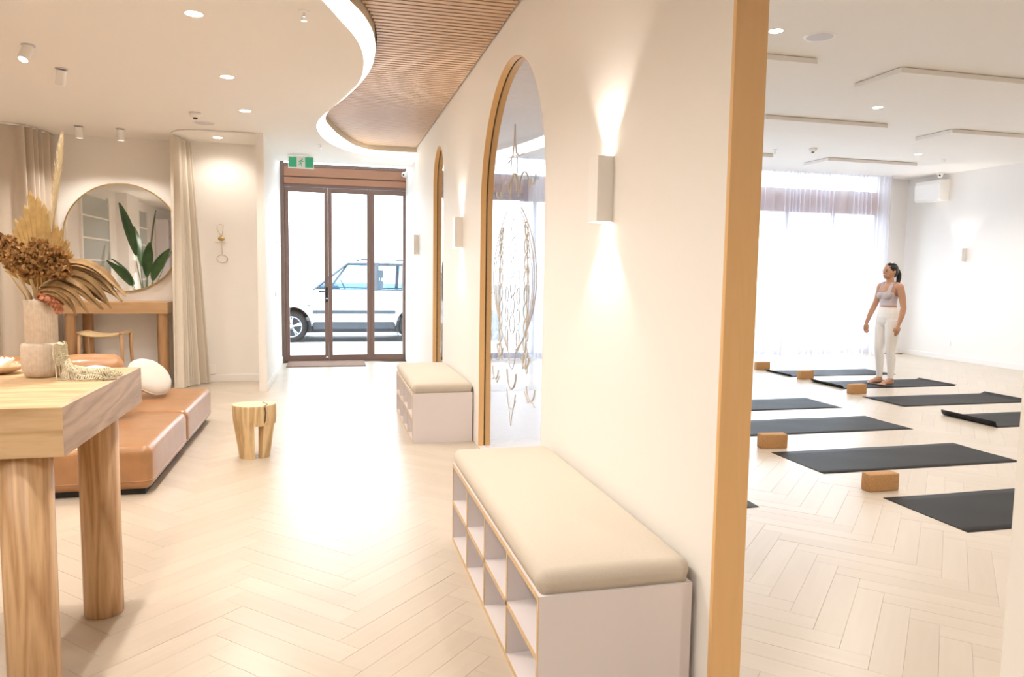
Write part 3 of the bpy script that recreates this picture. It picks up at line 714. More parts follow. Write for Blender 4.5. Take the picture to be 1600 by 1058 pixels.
def crochet():
    m = MB(); nu, nv = 40, 18; rnd = random.Random(4)
    path = hermite([(VX+.079, VZ+.128), (VX+.083, VZ+.09), (VX+.098, VZ+.045), (VX+.135, VZ+.022), (VX+.20, VZ+.018), (VX+.27, VZ+.010)], nu)
    g = []
    for i, (x, z) in enumerate(path):
        s = i/(nu-1); w = .03+.085*min(1, s*2)*(1-.55*max(0, s-.6)/.4); row = []
        for j in range(nv):
            q = j/(nv-1)*2-1; y = VY-.02-.05*s+q*w+.012*math.sin(8*s+2*q)
            zz = z+.008*math.sin(q*9+5*s)*(.4+s)+.005*math.sin(23*s+q*5)
            zz = max(zz, VZ+.004); xx = x - (0.02*q*q*(1-s)) + .02*math.sin(q*6)*s
            if (1-abs(q)) < .15 and s > .3: zz = VZ+.004
            dd = math.hypot(xx-VX, y-VY); xx, y = (VX+(xx-VX)*.079/dd, VY+(y-VY)*.079/dd) if dd < .079 else (xx, y)
            row.append((xx+rnd.uniform(-.002, .002), y+rnd.uniform(-.002, .002), max(zz+rnd.uniform(-.003, .003), VZ+.004)))
        g.append(row)
    m.loft(g, closed=False)
    o = m.build('crochet_cloth', 'crochet', smooth=True)
    md = o.modifiers.new('net', 'WIREFRAME'); md.thickness = .0065; md.use_replace = True; md.use_even_offset = False
    tag(o, 'cream crochet cloth tumbling down beside the vase onto the table', 'cloth')
crochet()
def tray():
    t = thing('wooden_dish', 'shallow wooden leaf-shaped dish at the left edge of the table', 'dish', (-1.30, 3.22, VZ))
    rings = []
    for r, z in ((.04, 0), (.075, .004), (.10, .018), (.112, .032), (.105, .032), (.09, .02), (.02, .010)):
        rings.append([(r*1.15*math.cos(a)*(1+.06*math.cos(3*a)), r*.8*math.sin(a), z) for a in [2*PI*k/36 for k in range(36)]])
    MB().loft(rings).build('bowl', 'bowl_wood', t, smooth=True)
    m = MB(); rnd = random.Random(8)
    for k in range(9):
        a = rnd.random()*6.28; r = rnd.uniform(.0, .05); p = Vector((.02+r*math.cos(a), r*.6*math.sin(a), .018)); d = Vector((math.cos(a), math.sin(a)*.6, .5))
        m.tube([p, p+d*.03, p+d*.055+Vector((0, 0, .012))], [.010, .009, .005], 8)
    o = m.build('coral', 'shell_white', smooth=True); o.location = (-1.30, 3.22, VZ); tag(o, 'white branching coral piece resting in the wooden dish', 'coral')
    m = MB().ellipsoid((0, 0, 0), (.028, .022, .024)); o = m.build('round_shell', 'shell_white', smooth=True); o.location = (-1.385, 3.20, VZ+.049); tag(o, 'rounded cream shell at the left of the wooden dish', 'shell')
tray()

# ------------------------------------------------------------------ sofa
def sofa():
    H = .275
    def module(x1, y0, y1, w, label):
        t = thing('leather_ottoman', label, 'sofa', (x1-w/2, (y0+y1)/2, 0), 0, 'tan leather floor sofa modules')
        MB().box(-w/2+.05, w/2-.05, -(y1-y0)/2+.05, (y1-y0)/2-.05, 0, .04).build('plinth', 'plinth_black', t)
        o = rbox('seat', w, y1-y0, H, .055, 'leather_tan', t, bulge=.02, seg=6, sub=6); o.location = (0, 0, .035+H/2)
        for s in (-1, 1):
            ring = []; hx, hy, rr = w/2-.002, (y1-y0)/2-.002, .05
        z = .06
        pts = []
        for cx, cy, a0 in ((1, 1, 0), (-1, 1, 90), (-1, -1, 180), (1, -1, 270)):
            for k in range(5):
                a = math.radians(a0+22.5*k); pts.append((cx*(hx-rr)+rr*math.cos(a), cy*(hy-rr)+rr*math.sin(a), .092))
        MB().tube(pts, .005, 6, closed=True).build('piping', 'leather_tan', t, smooth=True)
    module(-1.09, 4.87, 6.06, 1.12, 'tan leather floor sofa module nearest the camera behind the oak table')
    module(-1.09, 6.07, 7.27, 1.12, 'tan leather floor sofa module at the far end with round pillows')
    module(-2.22, 4.87, 6.06, 1.12, 'tan leather floor sofa module hidden behind the oak table')
    module(-2.22, 6.07, 7.27, 1.12, 'tan leather floor sofa module at the far left below the back cushions')
    for (x, y, rz, lab) in ((-2.05, 6.95, .35, 'tan leather back cushion beside the white pillows'), (-2.68, 6.9, -.1, 'tan leather back cushion farther left by the vase')):
        t = rbox('leather_back_cushion', .60, .28, .30, .10, 'leather_tan', None, bulge=.03, seg=6, sub=2); t.location = (x, y, .335+.155); t.rotation_euler = (.25, 0, rz)
        tag(t, lab, 'cushion', 'leather back cushions')
sofa()
def pillow(loc, R, th, rot, label):
    prof = []
    for k in range(25):
        a = -PI/2+PI*k/24; prof.append((max(.0005, R*math.cos(a)**.55), th*math.sin(a)*(1 if abs(math.sin(a)) < .98 else .96)))
    m = MB(); rings = []
    for r, h in prof:
        rings.append([(r*math.cos(2*PI*j/40)*(1+.012*math.sin(9*2*PI*j/40)*(r/R)), r*math.sin(2*PI*j/40)*(1+.012*math.sin(9*2*PI*j/40)*(r/R)), h) for j in range(40)])
    m.loft(rings); t = thing('round_pillow', label, 'pillow', loc, 0, 'round white pillows on the sofa'); t.rotation_euler = Vector(rot).normalized().to_track_quat('Z', 'Y').to_euler()
    m.build('cover', 'pillow_white', t, smooth=True)
    MB().tube([(R*1.0*math.cos(2*PI*j/48), R*1.0*math.sin(2*PI*j/48), 0) for j in range(48)], .006, 6, closed=True).build('piping', 'pillow_white', t, smooth=True)
pillow((-1.49, 6.70, .498), .185, .062, (.62, -.42, .66), 'largest round cream pillow leaning at the sofa corner')
pillow((-1.83, 6.42, .505), .175, .062, (.15, -.55, .80), 'round white pillow behind the table corner, left of the leaning one')
pillow((-1.50, 5.86, .46), .15, .06, (-.45, -.35, .80), 'round white pillow mostly hidden behind the table corner')

# ------------------------------------------------------------------ log stool
def log_stool():
    t = thing('log_stool', 'rough natural log stool with carved legs beside the leather sofa', 'stool', (-.565, 5.76, 0), math.radians(14))
    H = .41; rnd = random.Random(1)
    def outline(z, n=40):
        pts = []
        for k in range(n):
            a = 2*PI*k/n; r = .150*(.80+.20*min(1, z/.30)) if z < .3 else .150
            r *= 1+.05*math.cos(2*a+.6)+.03*math.cos(3*a-1)+.012*math.sin(7*a+z*9)
            r *= (1.0 if math.cos(a) > 0 else .93+.07*z/H)
            pts.append((r*math.cos(a), r*.95*math.sin(a)))
        return pts
    m = MB(); zs = (.255, .30, .35, .395, .405)
    rings = [[(x*(1 if z < .4 else .985), y*(1 if z < .4 else .985), z) for x, y in outline(z)] for z in zs]
    m.loft(rings); m.build('block', 'log_wood', t, smooth=False)
    m = MB(); m.add([(x*.97, y*.97, .4056) for x, y in outline(.41)], [tuple(range(40))]); m.build('cut_top', 'log_top', t)
    # three legs: wedges of the log
    for a0, a1 in ((166, 262), (292, 362), (98, 160)):
        m = MB(); rings = []
        for z in (0, .08, .16, .262):
            o = []; k = (z/.26)
            n = 12
            for i in range(n+1):
                a = math.radians(a0+(a1-a0)*i/n); r = (.105+.035*k)*(1+.05*math.cos(2*a+.6)+.03*math.cos(3*a-1)); o.append((r*math.cos(a), r*.95*math.sin(a), z))
            for i in range(n, -1, -1):
                a = math.radians(a0+(a1-a0)*i/n); r = .05*(1+.2*k); o.append((r*math.cos(a), r*.95*math.sin(a), z))
            rings.append(o)
        m.loft(rings); m.build('leg', 'log_wood', t)
    MB().tube([(.055, -.145, .40), (.06, -.147, .36), (.055, -.146, .30), (.05, -.145, .28)], [(.004, .006), (.008, .006), (.006, .006), (.001, .003)], 6).build('crack', 'log_dark', t)
    MB().tube([(.055, -.13, .4055), (.09, -.05, .4055), (.075, .06, .4055)], [(.010, .0015), (.005, .0015), (.008, .0015)], 6).build('crack', 'log_dark', t)
log_stool()

# ------------------------------------------------------------------ vanity nook: console, stool, mirror, curtains
def console():
    t = thing('console_table', 'oak console shelf table under the round mirror', 'table', (-2.45, 9.5, 0))
    MB().box(-.58, .60, -.22, .235, .885, 1.02).build('table_top', 'console_oak', t, bevel=.003)
    for x in (-.45, -.34, .47, .53): 
        MB().lathe([(.058, 0), (.058, .885)], n=28).build('leg', 'console_leg', t, smooth=False).location = (x, -.14 if x in (-.45, .53) else .10, 0)
console()
def rattan_stool():
    t = thing('woven_stool', 'low wooden stool with woven seat under the console', 'stool', (-2.46, 9.05, 0), math.radians(-4))
    m = MB(); rings = []
    for i in range(13):
        x = -.235+.47*i/12; z = .655+.035*(abs(i-6)/6)**2
        rings.append([(x, -.16, z-.012), (x, .16, z-.012), (x, .172, z), (x, .16, z+.014), (x, -.16, z+.014), (x, -.172, z)])
    m.loft(rings); m.build('woven_seat', 'rattan', t, smooth=False)
    for x in (-.215, .215):
        MB().tube([(x, -.18, .69), (x, .18, .69)], .014, 10).build('seat_rail', 'console_leg', t, smooth=True)
        for y in (-.15, .15): MB().tube([(x, y, .70), (x*1.06, y*1.1, 0)], [.02, .015], 12).build('leg', 'console_leg', t, smooth=True)
    for y in (-.155, .155): MB().tube([(-.22, y, .2), (.22, y, .2)], .010, 8).build('stretcher', 'console_leg', t, smooth=True)
rattan_stool()
def round_mirror():
    t = thing('round_mirror', 'large round wall mirror with thin brass frame', 'mirror', (-2.415, 9.749, 1.775))
    R = .645
    MB().lathe([(.0001, .030), (R-.008, .030), (R-.008, .012), (.0001, .012)], n=96, ax='y').build('mirror_glass', 'mirror', t)
    MB().lathe([(R-.009, .012), (R-.009, .036), (R+.004, .036), (R+.006, .012), (R-.009, .012)], n=96, ax='y', cap=False).build('frame', 'brass', t, smooth=False)
    MB().lathe([(.0001, .0), (R-.06, .0), (R-.06, .012), (.0001, .012)], n=64, ax='y').build('backing', 'white_metal', t)
round_mirror()
def curtain(name, label, mat, path_top, path_bot, z0, z1, folds, amp_t, amp_b, n=320, rows=14, track=None, seed=0):
    t = thing(name, label, 'curtain', (0, 0, 0)); rnd = random.Random(seed)
    T = hermite(path_top, n); B = hermite(path_bot, n)
    ph = np.cumsum([1+.5*math.sin(i*.05+seed)+.3*math.sin(i*.021) for i in range(n)]); ph = ph/ph[-1]*folds*2*PI
    g = []
    for r in range(rows+1):
        s = r/rows; row = []
        for i in range(n):
            p = T[i]*(1-s)+B[i]*s; k = min(i+1, n-1); j = max(i-1, 0); d = (T[k]-T[j])*(1-s)+(B[k]-B[j])*s; d = d/(np.hypot(*d)+1e-9)
            a = (amp_t*(1-s)+amp_b*s)*math.sin(ph[i]+.5*s*math.sin(i*.09+seed)); row.append((p[0]-d[1]*a, p[1]+d[0]*a, z1*(1-s)+z0*s))
        g.append(row)
    m = MB(); m.loft(g, closed=False); o = m.build('fabric', mat, t, smooth=True)
    if track is not None:
        q = hermite(track, 60); m = MB(); m.tube([(p[0], p[1], ZC-.012) for p in q], .011, 8); m.build('track', 'white_metal', t, smooth=True)
    return t
curtain('drape_curtain', 'oatmeal floor length curtain gathered beside the round mirror', 'curtain_oat', [(-1.73, 9.28), (-1.735, 9.45), (-1.66, 9.70)], [(-1.74, 9.2), (-1.66, 9.43), (-1.47, 9.66)], .01, ZC-.02, 8, .05, .055, 300, 14,
        [(-.815, 8.885), (-1.2, 8.88), (-1.475, 8.893), (-1.62, 8.96), (-1.73, 9.15), (-1.735, 9.45), (-1.66, 9.74)], 1)
curtain('drape_curtain', 'beige floor length curtain curving along the left edge of the room', 'curtain_beige', [(-3.15, 9.72), (-3.18, 9.45), (-3.25, 9.18), (-3.42, 9.10), (-3.8, 9.1), (-4.28, 9.1)], [(-3.13, 9.72), (-3.16, 9.43), (-3.23, 9.16), (-3.42, 9.08), (-3.8, 9.1), (-4.28, 9.1)], .01, ZC-.02, 13, .045, .05, 420, 10,
        [(-3.15, 9.74), (-3.18, 9.45), (-3.25, 9.18), (-3.42, 9.10), (-3.8, 9.1), (-4.29, 9.1)], 2)
curtain('sheer_curtain', 'white sheer curtain across the bright studio front', 'sheer_white', [(1.35, 11.48), (5.6, 11.48), (9.97, 11.48)], [(1.35, 11.48), (5.6, 11.48), (9.97, 11.48)], .012, ZST-.01, 78, .05, .06, 1600, 4, None, 3)
def wall_hanging():
    t = thing('wall_hanging', 'delicate brass and cord hanging on the alcove wall', 'wall hanging', (-1.303, 9.748, 1.79))
    y = -.012
    MB().tube([(-.0, y, .03), (-.05, y, .12), (-.045, y, .17), (0, y, .185), (.025, y, .165), (.015, y, .08), (.0, y, .03)], .003, 6).build('cord_loop', 'cord_cream', t, smooth=True)
    MB().ellipsoid((0, y, .005), (.04, .010, .025)).build('brass_disc', 'brass', t, smooth=True)
    MB().tube([(-.075, y, -.04), (.055, y, -.04)], .003, 6).build('crossbar', 'cord_cream', t, smooth=True)
    MB().tube([(.0, y, -.01), (.005, y, -.1), (.005, y, -.19)], .003, 6).build('cord', 'cord_cream', t, smooth=True)
    MB().tube([(.005+.062*math.sin(2*PI*k/28), y, -.245+.05*math.cos(2*PI*k/28)) for k in range(28)], .004, 6, closed=True).build('ring', 'cord_cream', t, smooth=True)
wall_hanging()
def plate(name, label, cat, c, axis, w=.075, h=.115):
    t = thing(name, label, cat, c)
    if axis == 'y': b = lambda ww, hh, d0, d1: MB().box(-ww/2, ww/2, -d1, -d0, -hh/2, hh/2)
    elif axis == '-x': b = lambda ww, hh, d0, d1: MB().box(-d1, -d0, -ww/2, ww/2, -hh/2, hh/2)
    else: b = lambda ww, hh, d0, d1: MB().box(d0, d1, -ww/2, ww/2, -hh/2, hh/2)
    b(w, h, 0, .008).build('cover_plate', 'white_metal', t, bevel=.002); b(w*.3, h*.4, .008, .012).build('rocker', 'sign_white', t)
plate('power_outlet', 'small white power outlet low on the wall at the curtain foot', 'outlet', (-1.44, 9.735, .16), 'y')
plate('light_switch', 'white light switch on the short wall by the doors, upper one', 'switch', (-.722, 10.75, 1.80), 'x')
plate('door_release_button', 'small white button plate on the short wall by the doors, lower one', 'switch', (-.722, 10.48, 1.085), 'x', .06, .06)
plate('power_outlet', 'white power outlet low on the studio side wall', 'outlet', (XE, 10.65, .29), '-x', .12, .075)

# ------------------------------------------------------------------ exit sign, cameras, air conditioner, doormat
def exit_sign():
    t = thing('exit_sign', 'green and white running man exit sign hanging before the doors', 'exit sign', (-.368, 10.40, 2.785))
    MB().box(-.168, .168, -.012, .012, 0, .160).build('panel', 'sign_white', t, bevel=.003)
    for a, b in ((-.155, -.055), (.055, .158)): MB().box(a, b, -.0135, -.012, .014, .150).build('green_field', 'exit_green', t)
    m = MB(); Y = -.0132
    def limb(p): m.tube([(x, Y, z) for x, z in p], [(.0006, .006)]*len(p) if False else .0055, 6)
    m.ellipsoid((.016, Y, .124), (.010, .002, .010), 12, 8)
    for p in ([(.008, .110), (-.004, .072)], [(.006, .106), (-.016, .098), (-.026, .082)], [(.008, .104), (.024, .092), (.036, .098)], [(-.004, .074), (.012, .052), (.006, .026)], [(-.004, .074), (-.014, .050), (-.036, .044)]): limb(p)
    m.build('running_figure', 'exit_green', t)
    for x in (-.1, .1): MB().box(x-.006, x+.006, -.006, .006, .16, ZC-2.785).build('hanger', 'white_metal', t)
exit_sign()
def dome_camera(loc, d, label):
    t = thing('security_camera', label, 'camera', loc); v = Vector(d).normalized()
    o = MB().lathe([(.0001, 0), (.055, 0), (.055, .025), (.045, .03), (.0001, .03)], n=28).build('base', 'white_metal', t, smooth=False)
    o.rotation_euler = v.to_track_quat('Z', 'Y').to_euler()
    MB().ellipsoid(v*.045, (.042, .042, .042)).build('ball', 'white_metal', t, smooth=True)
    w = (Vector((0, 0, CAM_H))-Vector(loc)); w.z = -1.5; w = (w.normalized()+Vector((-.5, -.2, -.2))).normalized()
    o = MB().lathe([(.0001, .046), (.012, .045), (.016, .036), (.016, .025)], n=20).build('lens', 'lens_black', t, smooth=True); o.location = v*.045; o.rotation_euler = w.to_track_quat('Z', 'Y').to_euler()
dome_camera((WX0, 11.5, 2.91), (-1, 0, 0), 'white ball security camera beside the door header')
dome_camera((10.42, 10.83, ZST), (0, 0, -1), 'white dome security camera in front of the air conditioner')
def aircon():
    t = thing('air_conditioner', 'white wall mounted box air conditioner high on the studio side wall', 'air conditioner', (XE, 11.22, 2.82))
    m = MB(); prof = [(-.02, .0), (-.16, .0), (-.20, .04), (-.205, .30), (-.18, .36), (-.0005, .37), (-.0005, 0)]
    m.loft([[(x, -.38, z) for x, z in prof], [(x, .2, z) for x, z in prof]]); m.build('casing', 'white_metal', t)
    MB().box(-.175, -.04, -.33, .16, -.006, .004).build('louvre', 'sign_white', t)
aircon()
tag(MB().box(-.63, .515, 11.05, 11.70, .0005, .014).build('doormat', 'doormat', bevel=.003), 'brown ribbed doormat inside the entrance doors', 'doormat')

# ------------------------------------------------------------------ yoga mats and blocks
def mat(x0, y0, label, L=1.8, Wd=.65, curl0=0, curl1=0, rz=0, along='x'):
    n = 120; xs = []; zs = []
    th = .005; top = []; 
    for i in range(n+1):
        s = L*i/n; z = .0008; x = s
        for d, c, sg in ((s, curl0, 1), (L-s, curl1, -1)):
            if c and d < .09:
                R = c; a = (.09-d)/R; x = (.09-R*math.sin(a)) if sg > 0 else L-.09+R*math.sin(a); z = .0008+R*(1-math.cos(a))
        top.append((x, z))
    ny = 8; m = MB(); grid = []
    for (x, z) in top:
        grid.append([(x-L/2, Wd*(j/ny-.5), z+.0012*math.sin(x*7+j)*(1 if z < .002 else 0)+.0012) for j in range(ny+1)])
    m.loft(grid, closed=False); o = m.build('yoga_mat', 'mat_charcoal', smooth=True)
    md = o.modifiers.new('solid', 'SOLIDIFY'); md.thickness = th; md.offset = 1
    o.location = (x0+L/2, y0+Wd/2, 0) if along == 'x' else (x0+Wd/2, y0+L/2, 0)
    o.rotation_euler = (0, 0, rz + (PI/2 if along == 'y' else 0))
    tag(o, label, 'yoga mat', 'charcoal yoga mats on the studio floor'); return o
mat(3.48, 3.26, 'charcoal yoga mat nearest the camera, cut by the right edge', rz=.004)
mat(3.47, 4.49, 'charcoal yoga mat in the near row, second from the camera', rz=.004)
mat(3.57, 5.70, 'charcoal yoga mat in the near row, third from the camera')
mat(3.66, 6.80, 'charcoal yoga mat in the near row, farthest from the camera')
mat(1.92, 3.90, 'charcoal yoga mat of which only a corner shows at the jamb', along='y')
mat(6.20, 5.61, 'charcoal yoga mat with strongly curled end in the far row', curl0=.055)
mat(6.20, 6.74, 'charcoal yoga mat in front of the standing woman, ends slightly curled', curl0=.35, curl1=.16)
mat(6.36, 7.97, 'charcoal yoga mat under the standing woman', curl0=.085, curl1=.22)
mat(6.38, 9.08, 'charcoal yoga mat nearest the sheer curtain', curl0=.12)
bl = None
for x, y, rz, lab in ((3.593, 4.07, .0, 'cork yoga block nearest the camera, behind the nearest mat'), (3.578, 5.29, -.1, 'cork yoga block behind the second mat of the near row'), (6.31, 7.63, .05, 'cork yoga block just in front of the standing woman'), (6.47, 8.86, .1, 'cork yoga block left of the standing woman, second from the curtain'), (6.45, 9.89, 0, 'cork yoga block nearest the sheer curtain')):
    if bl is None: bl = rbox('yoga_block', .232, .085, .118, .007, 'cork', seg=2); o = bl
    else: o = bl.copy(); COL.objects.link(o)
    o.location = (x, y, .0595); o.rotation_euler = (0, 0, rz); tag(o, lab, 'yoga block', 'cork yoga blocks')

# ------------------------------------------------------------------ plants
def paddle_plant(loc, H, n, label, seed, pot_r=.16, stand=False):
    t = thing('potted_strelitzia', label, 'plant', loc); rnd = random.Random(seed); z0 = .34
    if stand:
        MB().lathe([(.13, 0), (.15, .02), (.16, .25), (.13, .25), (.13, .02)], n=32).build('stand', 'black_metal', t, smooth=False)
        MB().lathe([(.10, .25), (pot_r-.02, .26), (pot_r, .70), (pot_r-.015, .70), (pot_r-.02, .68)], n=36).build('pot', 'pot_white', t, smooth=False)
        MB().lathe([(.0001, .69), (pot_r-.016, .69)], n=30, cap=False).build('soil', 'soil', t)
        z0 = .68
    else:
        MB().lathe([(pot_r*.8, 0), (pot_r, .34), (pot_r-.015, .34), (pot_r-.03, .3)], n=36).build('pot', 'pot_white', t, smooth=False)
        MB().lathe([(.0001, .325), (pot_r-.02, .325)], n=30, cap=False).build('soil', 'soil', t)
    for i in range(n):
        a = 2*PI*i/n*1.0+rnd.uniform(-.3, .3); h = H*rnd.uniform(.62, 1); lean = rnd.uniform(.12, .34)*(.25 if stand and math.cos(a) < .2 else 1); out = .03 if stand and math.cos(a) < .2 else .16
        base = Vector((math.cos(a)*.04, math.sin(a)*.04, z0-.02)); mid = Vector((math.cos(a)*lean*.4, math.sin(a)*lean*.4, z0+(h-z0)*.35)); tip = Vector((math.cos(a)*lean, math.sin(a)*lean, z0+(h-z0)*.62))
        st = MB().tube([base, mid, tip], [.012, .009, .006], 7).build('stalk', 'stalk_green', t, smooth=True)
        d = (tip-mid).normalized(); L = (h-z0)*.52; side = d.cross(Vector((0, 0, 1))); side = (side+Vector((rnd.uniform(-.6, .6), rnd.uniform(-.6, .6), 0))).normalized(); side = Vector((.94, .35, 0)) if stand and math.cos(a) < .2 else side; nr = side.cross(d); rings = []
        for k in range(13):
            s = k/12; w = .105*math.sin(PI*(.04+.93*s))**.75*(1.15-.3*s); c = tip+d*L*s+Vector((math.cos(a), math.sin(a), -.6))*(out*s*s)
            rings.append([c+side*w+nr*.025, c+side*w*.5+nr*.012, c, c-side*w*.5+nr*.012, c-side*w+nr*.025])
        m = MB(); m.loft(rings, closed=False); m.build('leaf', 'leaf_green', t, smooth=True)
paddle_plant((-3.45, 4.1, 0), 2.45, 9, 'tall green paddle leaf plant reflected in the round mirror', 11, .2)
paddle_plant((1.60, 10.0, 0), 1.85, 9, 'green paddle leaf plant in white pot seen through the narrow arch', 12, .15, True)
def cubby():
    t = thing('cubby_shelf', 'white cubbyhole shelf reflected in the round mirror', 'shelf', (XW, -1.7, 0))
    D, y0, y1, z0, z1 = .32, -.8, .8, .05, 2.65; T = .02
    MB().box(.0, .012, y0, y1, z0, z1).build('back_panel', 'dark_void' if False else 'edge_ply', t)
    for k in range(7): z = z0+(z1-z0)*k/6; MB().box(.012, D, y0, y1, z-T/2, z+T/2).build('shelf', 'laminate_white', t)
    for k in range(5):
        y = y0+(y1-y0)*k/4; MB().box(.012, D-.001, y-T/2, y+T/2, z0, z1).build('divider', 'laminate_white', t)
    MB().box(0, D-.02, y0, y1, 0, z0).build('plinth', 'laminate_white', t)
cubby()

# ------------------------------------------------------------------ car
def car():
    YF, Wc, G = 15.45, 1.72, -.06
    t = thing('parked_car', 'white estate car parked outside the glass entrance doors', 'car', (0, YF+Wc/2, G))
    hw = Wc/2; xf, xr, R = -.77, 1.74, .325
    def arch(cx, r, n=14): return [(cx+r*math.cos(PI-PI*k/n), .34+r*math.sin(PI-PI*k/n)*1.0) for k in range(n+1)]
    out = [(-1.52, .36), (xf-.40, .34)]+arch(xf, .40)+[(xf+.40, .34), (xf+.44, .42), (xr-.44, .42), (xr-.40, .34)]+arch(xr, .40)+[(xr+.40, .34), (2.48, .42), (2.56, .60), (2.55, 1.02), (2.50, 1.07), (-.30, 1.09), (-1.20, .98), (-1.48, .88), (-1.56, .62)]
    m = MB(); k = len(out)
    def sec(y, ins): return [(x if ins == 0 else x*(1-ins*.02)+.01*ins, y, z if z < .7 else z-ins*.0) for x, z in out]
    rings = [sec(-hw+.03, 0), sec(-hw, 0), sec(hw, 0), sec(hw-.03, 0)]
    m.add(sec(-hw, 0)+sec(hw, 0), [tuple(range(k-1, -1, -1)), tuple(range(k, 2*k))]+[(i, (i+1) % k, (i+1) % k+k, i+k) for i in range(k)])
    b = m.build('body', 'car_paint', t, bevel=.025, seg=3)
    MB().box(-1.30, 2.35, -hw+.12, hw-.12, .20, .44).build('underbody', 'car_trim', t)
    MB().box(xf+.42, xr-.42, -hw+.02, -hw+.10, .27, .43).build('sill', 'car_trim', t, bevel=.01)
    for a, c in ((xf+.42, xr-.41), (-1.5, xf-.41), (xr+.41, 2.52)): MB().box(a, c, -hw-.012, -hw+.005, .595, .665).build('side_moulding', 'car_trim', t, bevel=.004)
    # greenhouse
    roof = [(.30, 1.63), (.42, 1.675), (1.4, 1.70), (2.25, 1.66), (2.36, 1.61)]
    hr = hw-.14
    m = MB(); m.loft([[(x, y, z-(.03 if abs(y) > hr-.01 else 0)) for x, z in roof]+[(x, y, z-.045-(.01 if abs(y) > hr-.01 else 0)) for x, z in reversed(roof)] for y in (-hr, -hr+.08, hr-.08, hr)]); m.build('roof', 'car_paint', t, smooth=False)
    for s in (-1, 1):
        yb, yt = s*(hw-.03), s*(hr-.005)
        def pil(x0, x1, w): MB().tube([(x0, yb, 1.07), (x1, yt, 1.63)], [(w, w*.6)]*2, 6).build('pillar', 'car_trim', t)
        pil(-.34, .36, .04); pil(.92, .95, .05); pil(1.50, 1.52, .04); pil(2.50, 2.33, .07); pil(-.02, .38, .02)
        for p in ([(-.30, 1.08), (.88, 1.08), (.90, 1.61), (.36, 1.61)], [(.97, 1.08), (1.46, 1.08), (1.49, 1.61), (.99, 1.61)], [(1.56, 1.08), (2.42, 1.08), (2.28, 1.60), (1.55, 1.61)]):
            q = lambda x, z: (x, yb+(yt-yb)*(z-1.07)/.56, z)
            m = MB(); v = [q(*c) for c in p]; m.add(v+[(a, y2-s*.006, z) for a, y2, z in v], [(0, 1, 2, 3), (7, 6, 5, 4)]); m.build('side_window', 'car_glass', t)
        MB().box(-.3, 2.45, min(yb, yb-s*.02), max(yb, yb-s*.02), 1.055, 1.10).build('window_sill', 'car_trim', t)
        MB().tube([(.34, yt, 1.63), (2.3, yt, 1.63)], [(.02, .03)]*2, 6).build('roof_rail', 'car_trim', t)
        for x in (.55, 1.3): MB().tube([(x, s*(hr-.1), 1.69), (x+.12, s*(hr-.1), 1.725), (x+.34, s*(hr-.1), 1.72)], .014, 8).build('rack_bar', 'car_trim', t, smooth=True)
        # wheels
        for cx in (xf, xr):
            w = bpy.data.objects.new('wheel', None); COL.objects.link(w); w.parent = t; w.location = (cx, s*(hw-.11), R); w.rotation_euler = (0, 0, 0 if s < 0 else PI)
            MB().lathe([(.215, -.10), (.29, -.105), (R, -.06), (R, .06), (.29, .105), (.215, .10)], n=44, ax='y', cap=False).build('tyre', 'tyre', w, smooth=True)
            MB().lathe([(.215, .10), (.20, .095), (.195, .02), (.19, -.09)], n=40, ax='y', cap=False).build('rim', 'alloy', w, smooth=True)
            MB().lathe([(.0001, .015), (.2, .015)], n=32, ax='y', cap=False).build('brake_disc', 'car_trim', w)
            MB().lathe([(.0001, .095), (.05, .092), (.055, .05)], n=20, ax='y').build('hub_cap', 'alloy', w, smooth=True)
            for k5 in range(5):
                a = 2*PI*k5/5+.3; c_, s_ = math.cos(a), math.sin(a); m = MB()
                for o5 in (-.22, .22):
                    m.tube([(.04*c_, -.08, .04*s_), (.2*math.cos(a+o5*.6), -.085, .2*math.sin(a+o5*.6))], [.014, .016], 6)
                m.build('spoke', 'alloy', w)
            MB().tube([(.205*math.cos(2*PI*k6/36), -.098, .205*math.sin(2*PI*k6/36)) for k6 in range(36)], .012, 6, closed=True).build('rim_lip', 'alloy', w, smooth=True)
        for cx in (xf, xr):
            a = arch(cx, .405); MB().tube([(x, s*(hw+.003), z) for x, z in a], .014, 6).build('arch_lip', 'car_paint', t, smooth=True)
            MB().lathe([(.40, -.05), (.40, .2)], n=30, ax='y', cap=False).build('wheel_well', 'car_trim', t).location = (cx, s*(hw-.10), .34)
    m = MB(); m.add([(-.34, -hw+.06, 1.08), (-.34, hw-.06, 1.08), (.33, hr-.02, 1.62), (.33, -hr+.02, 1.62)], [(0, 1, 2, 3)]); m.build('windscreen', 'car_glass', t)
    m = MB(); m.add([(2.50, -hw+.08, 1.08), (2.50, hw-.08, 1.08), (2.34, hr-.02, 1.61), (2.34, -hr+.02, 1.61)], [(0, 1, 2, 3)]); m.build('rear_window', 'car_glass', t)
    for x in (-.27, .92): MB().box(x-.004, x+.004, -hw-.002, -hw+.004, .45, 1.05).build('door_gap', 'car_trim', t)
    for sy in (-.38, .38):
        o = rbox('seat', .16, .46, .62, .05, 'car_seat', t, seg=3); o.location = (.98, sy, .98); o.rotation_euler = (0, .2, 0)
        o = rbox('headrest', .09, .25, .17, .04, 'car_seat', t, seg=3); o.location = (1.07, sy, 1.42)
        MB().tube([(1.05, sy, 1.25), (1.06, sy, 1.36)], .02, 6).build('headrest_post', 'car_seat', t)
    w = MB().tube([(0, .18*math.cos(2*PI*k/32), .18*math.sin(2*PI*k/32)) for k in range(32)], .014, 6, closed=True).build('steering_wheel', 'car_seat', t, smooth=True); w.location = (.30, -.38, 1.12); w.rotation_euler = (0, -.45, 0)
    o = rbox('dashboard', .5, 1.45, .2, .06, 'car_seat', t, seg=3); o.location = (-.05, 0, 1.06)
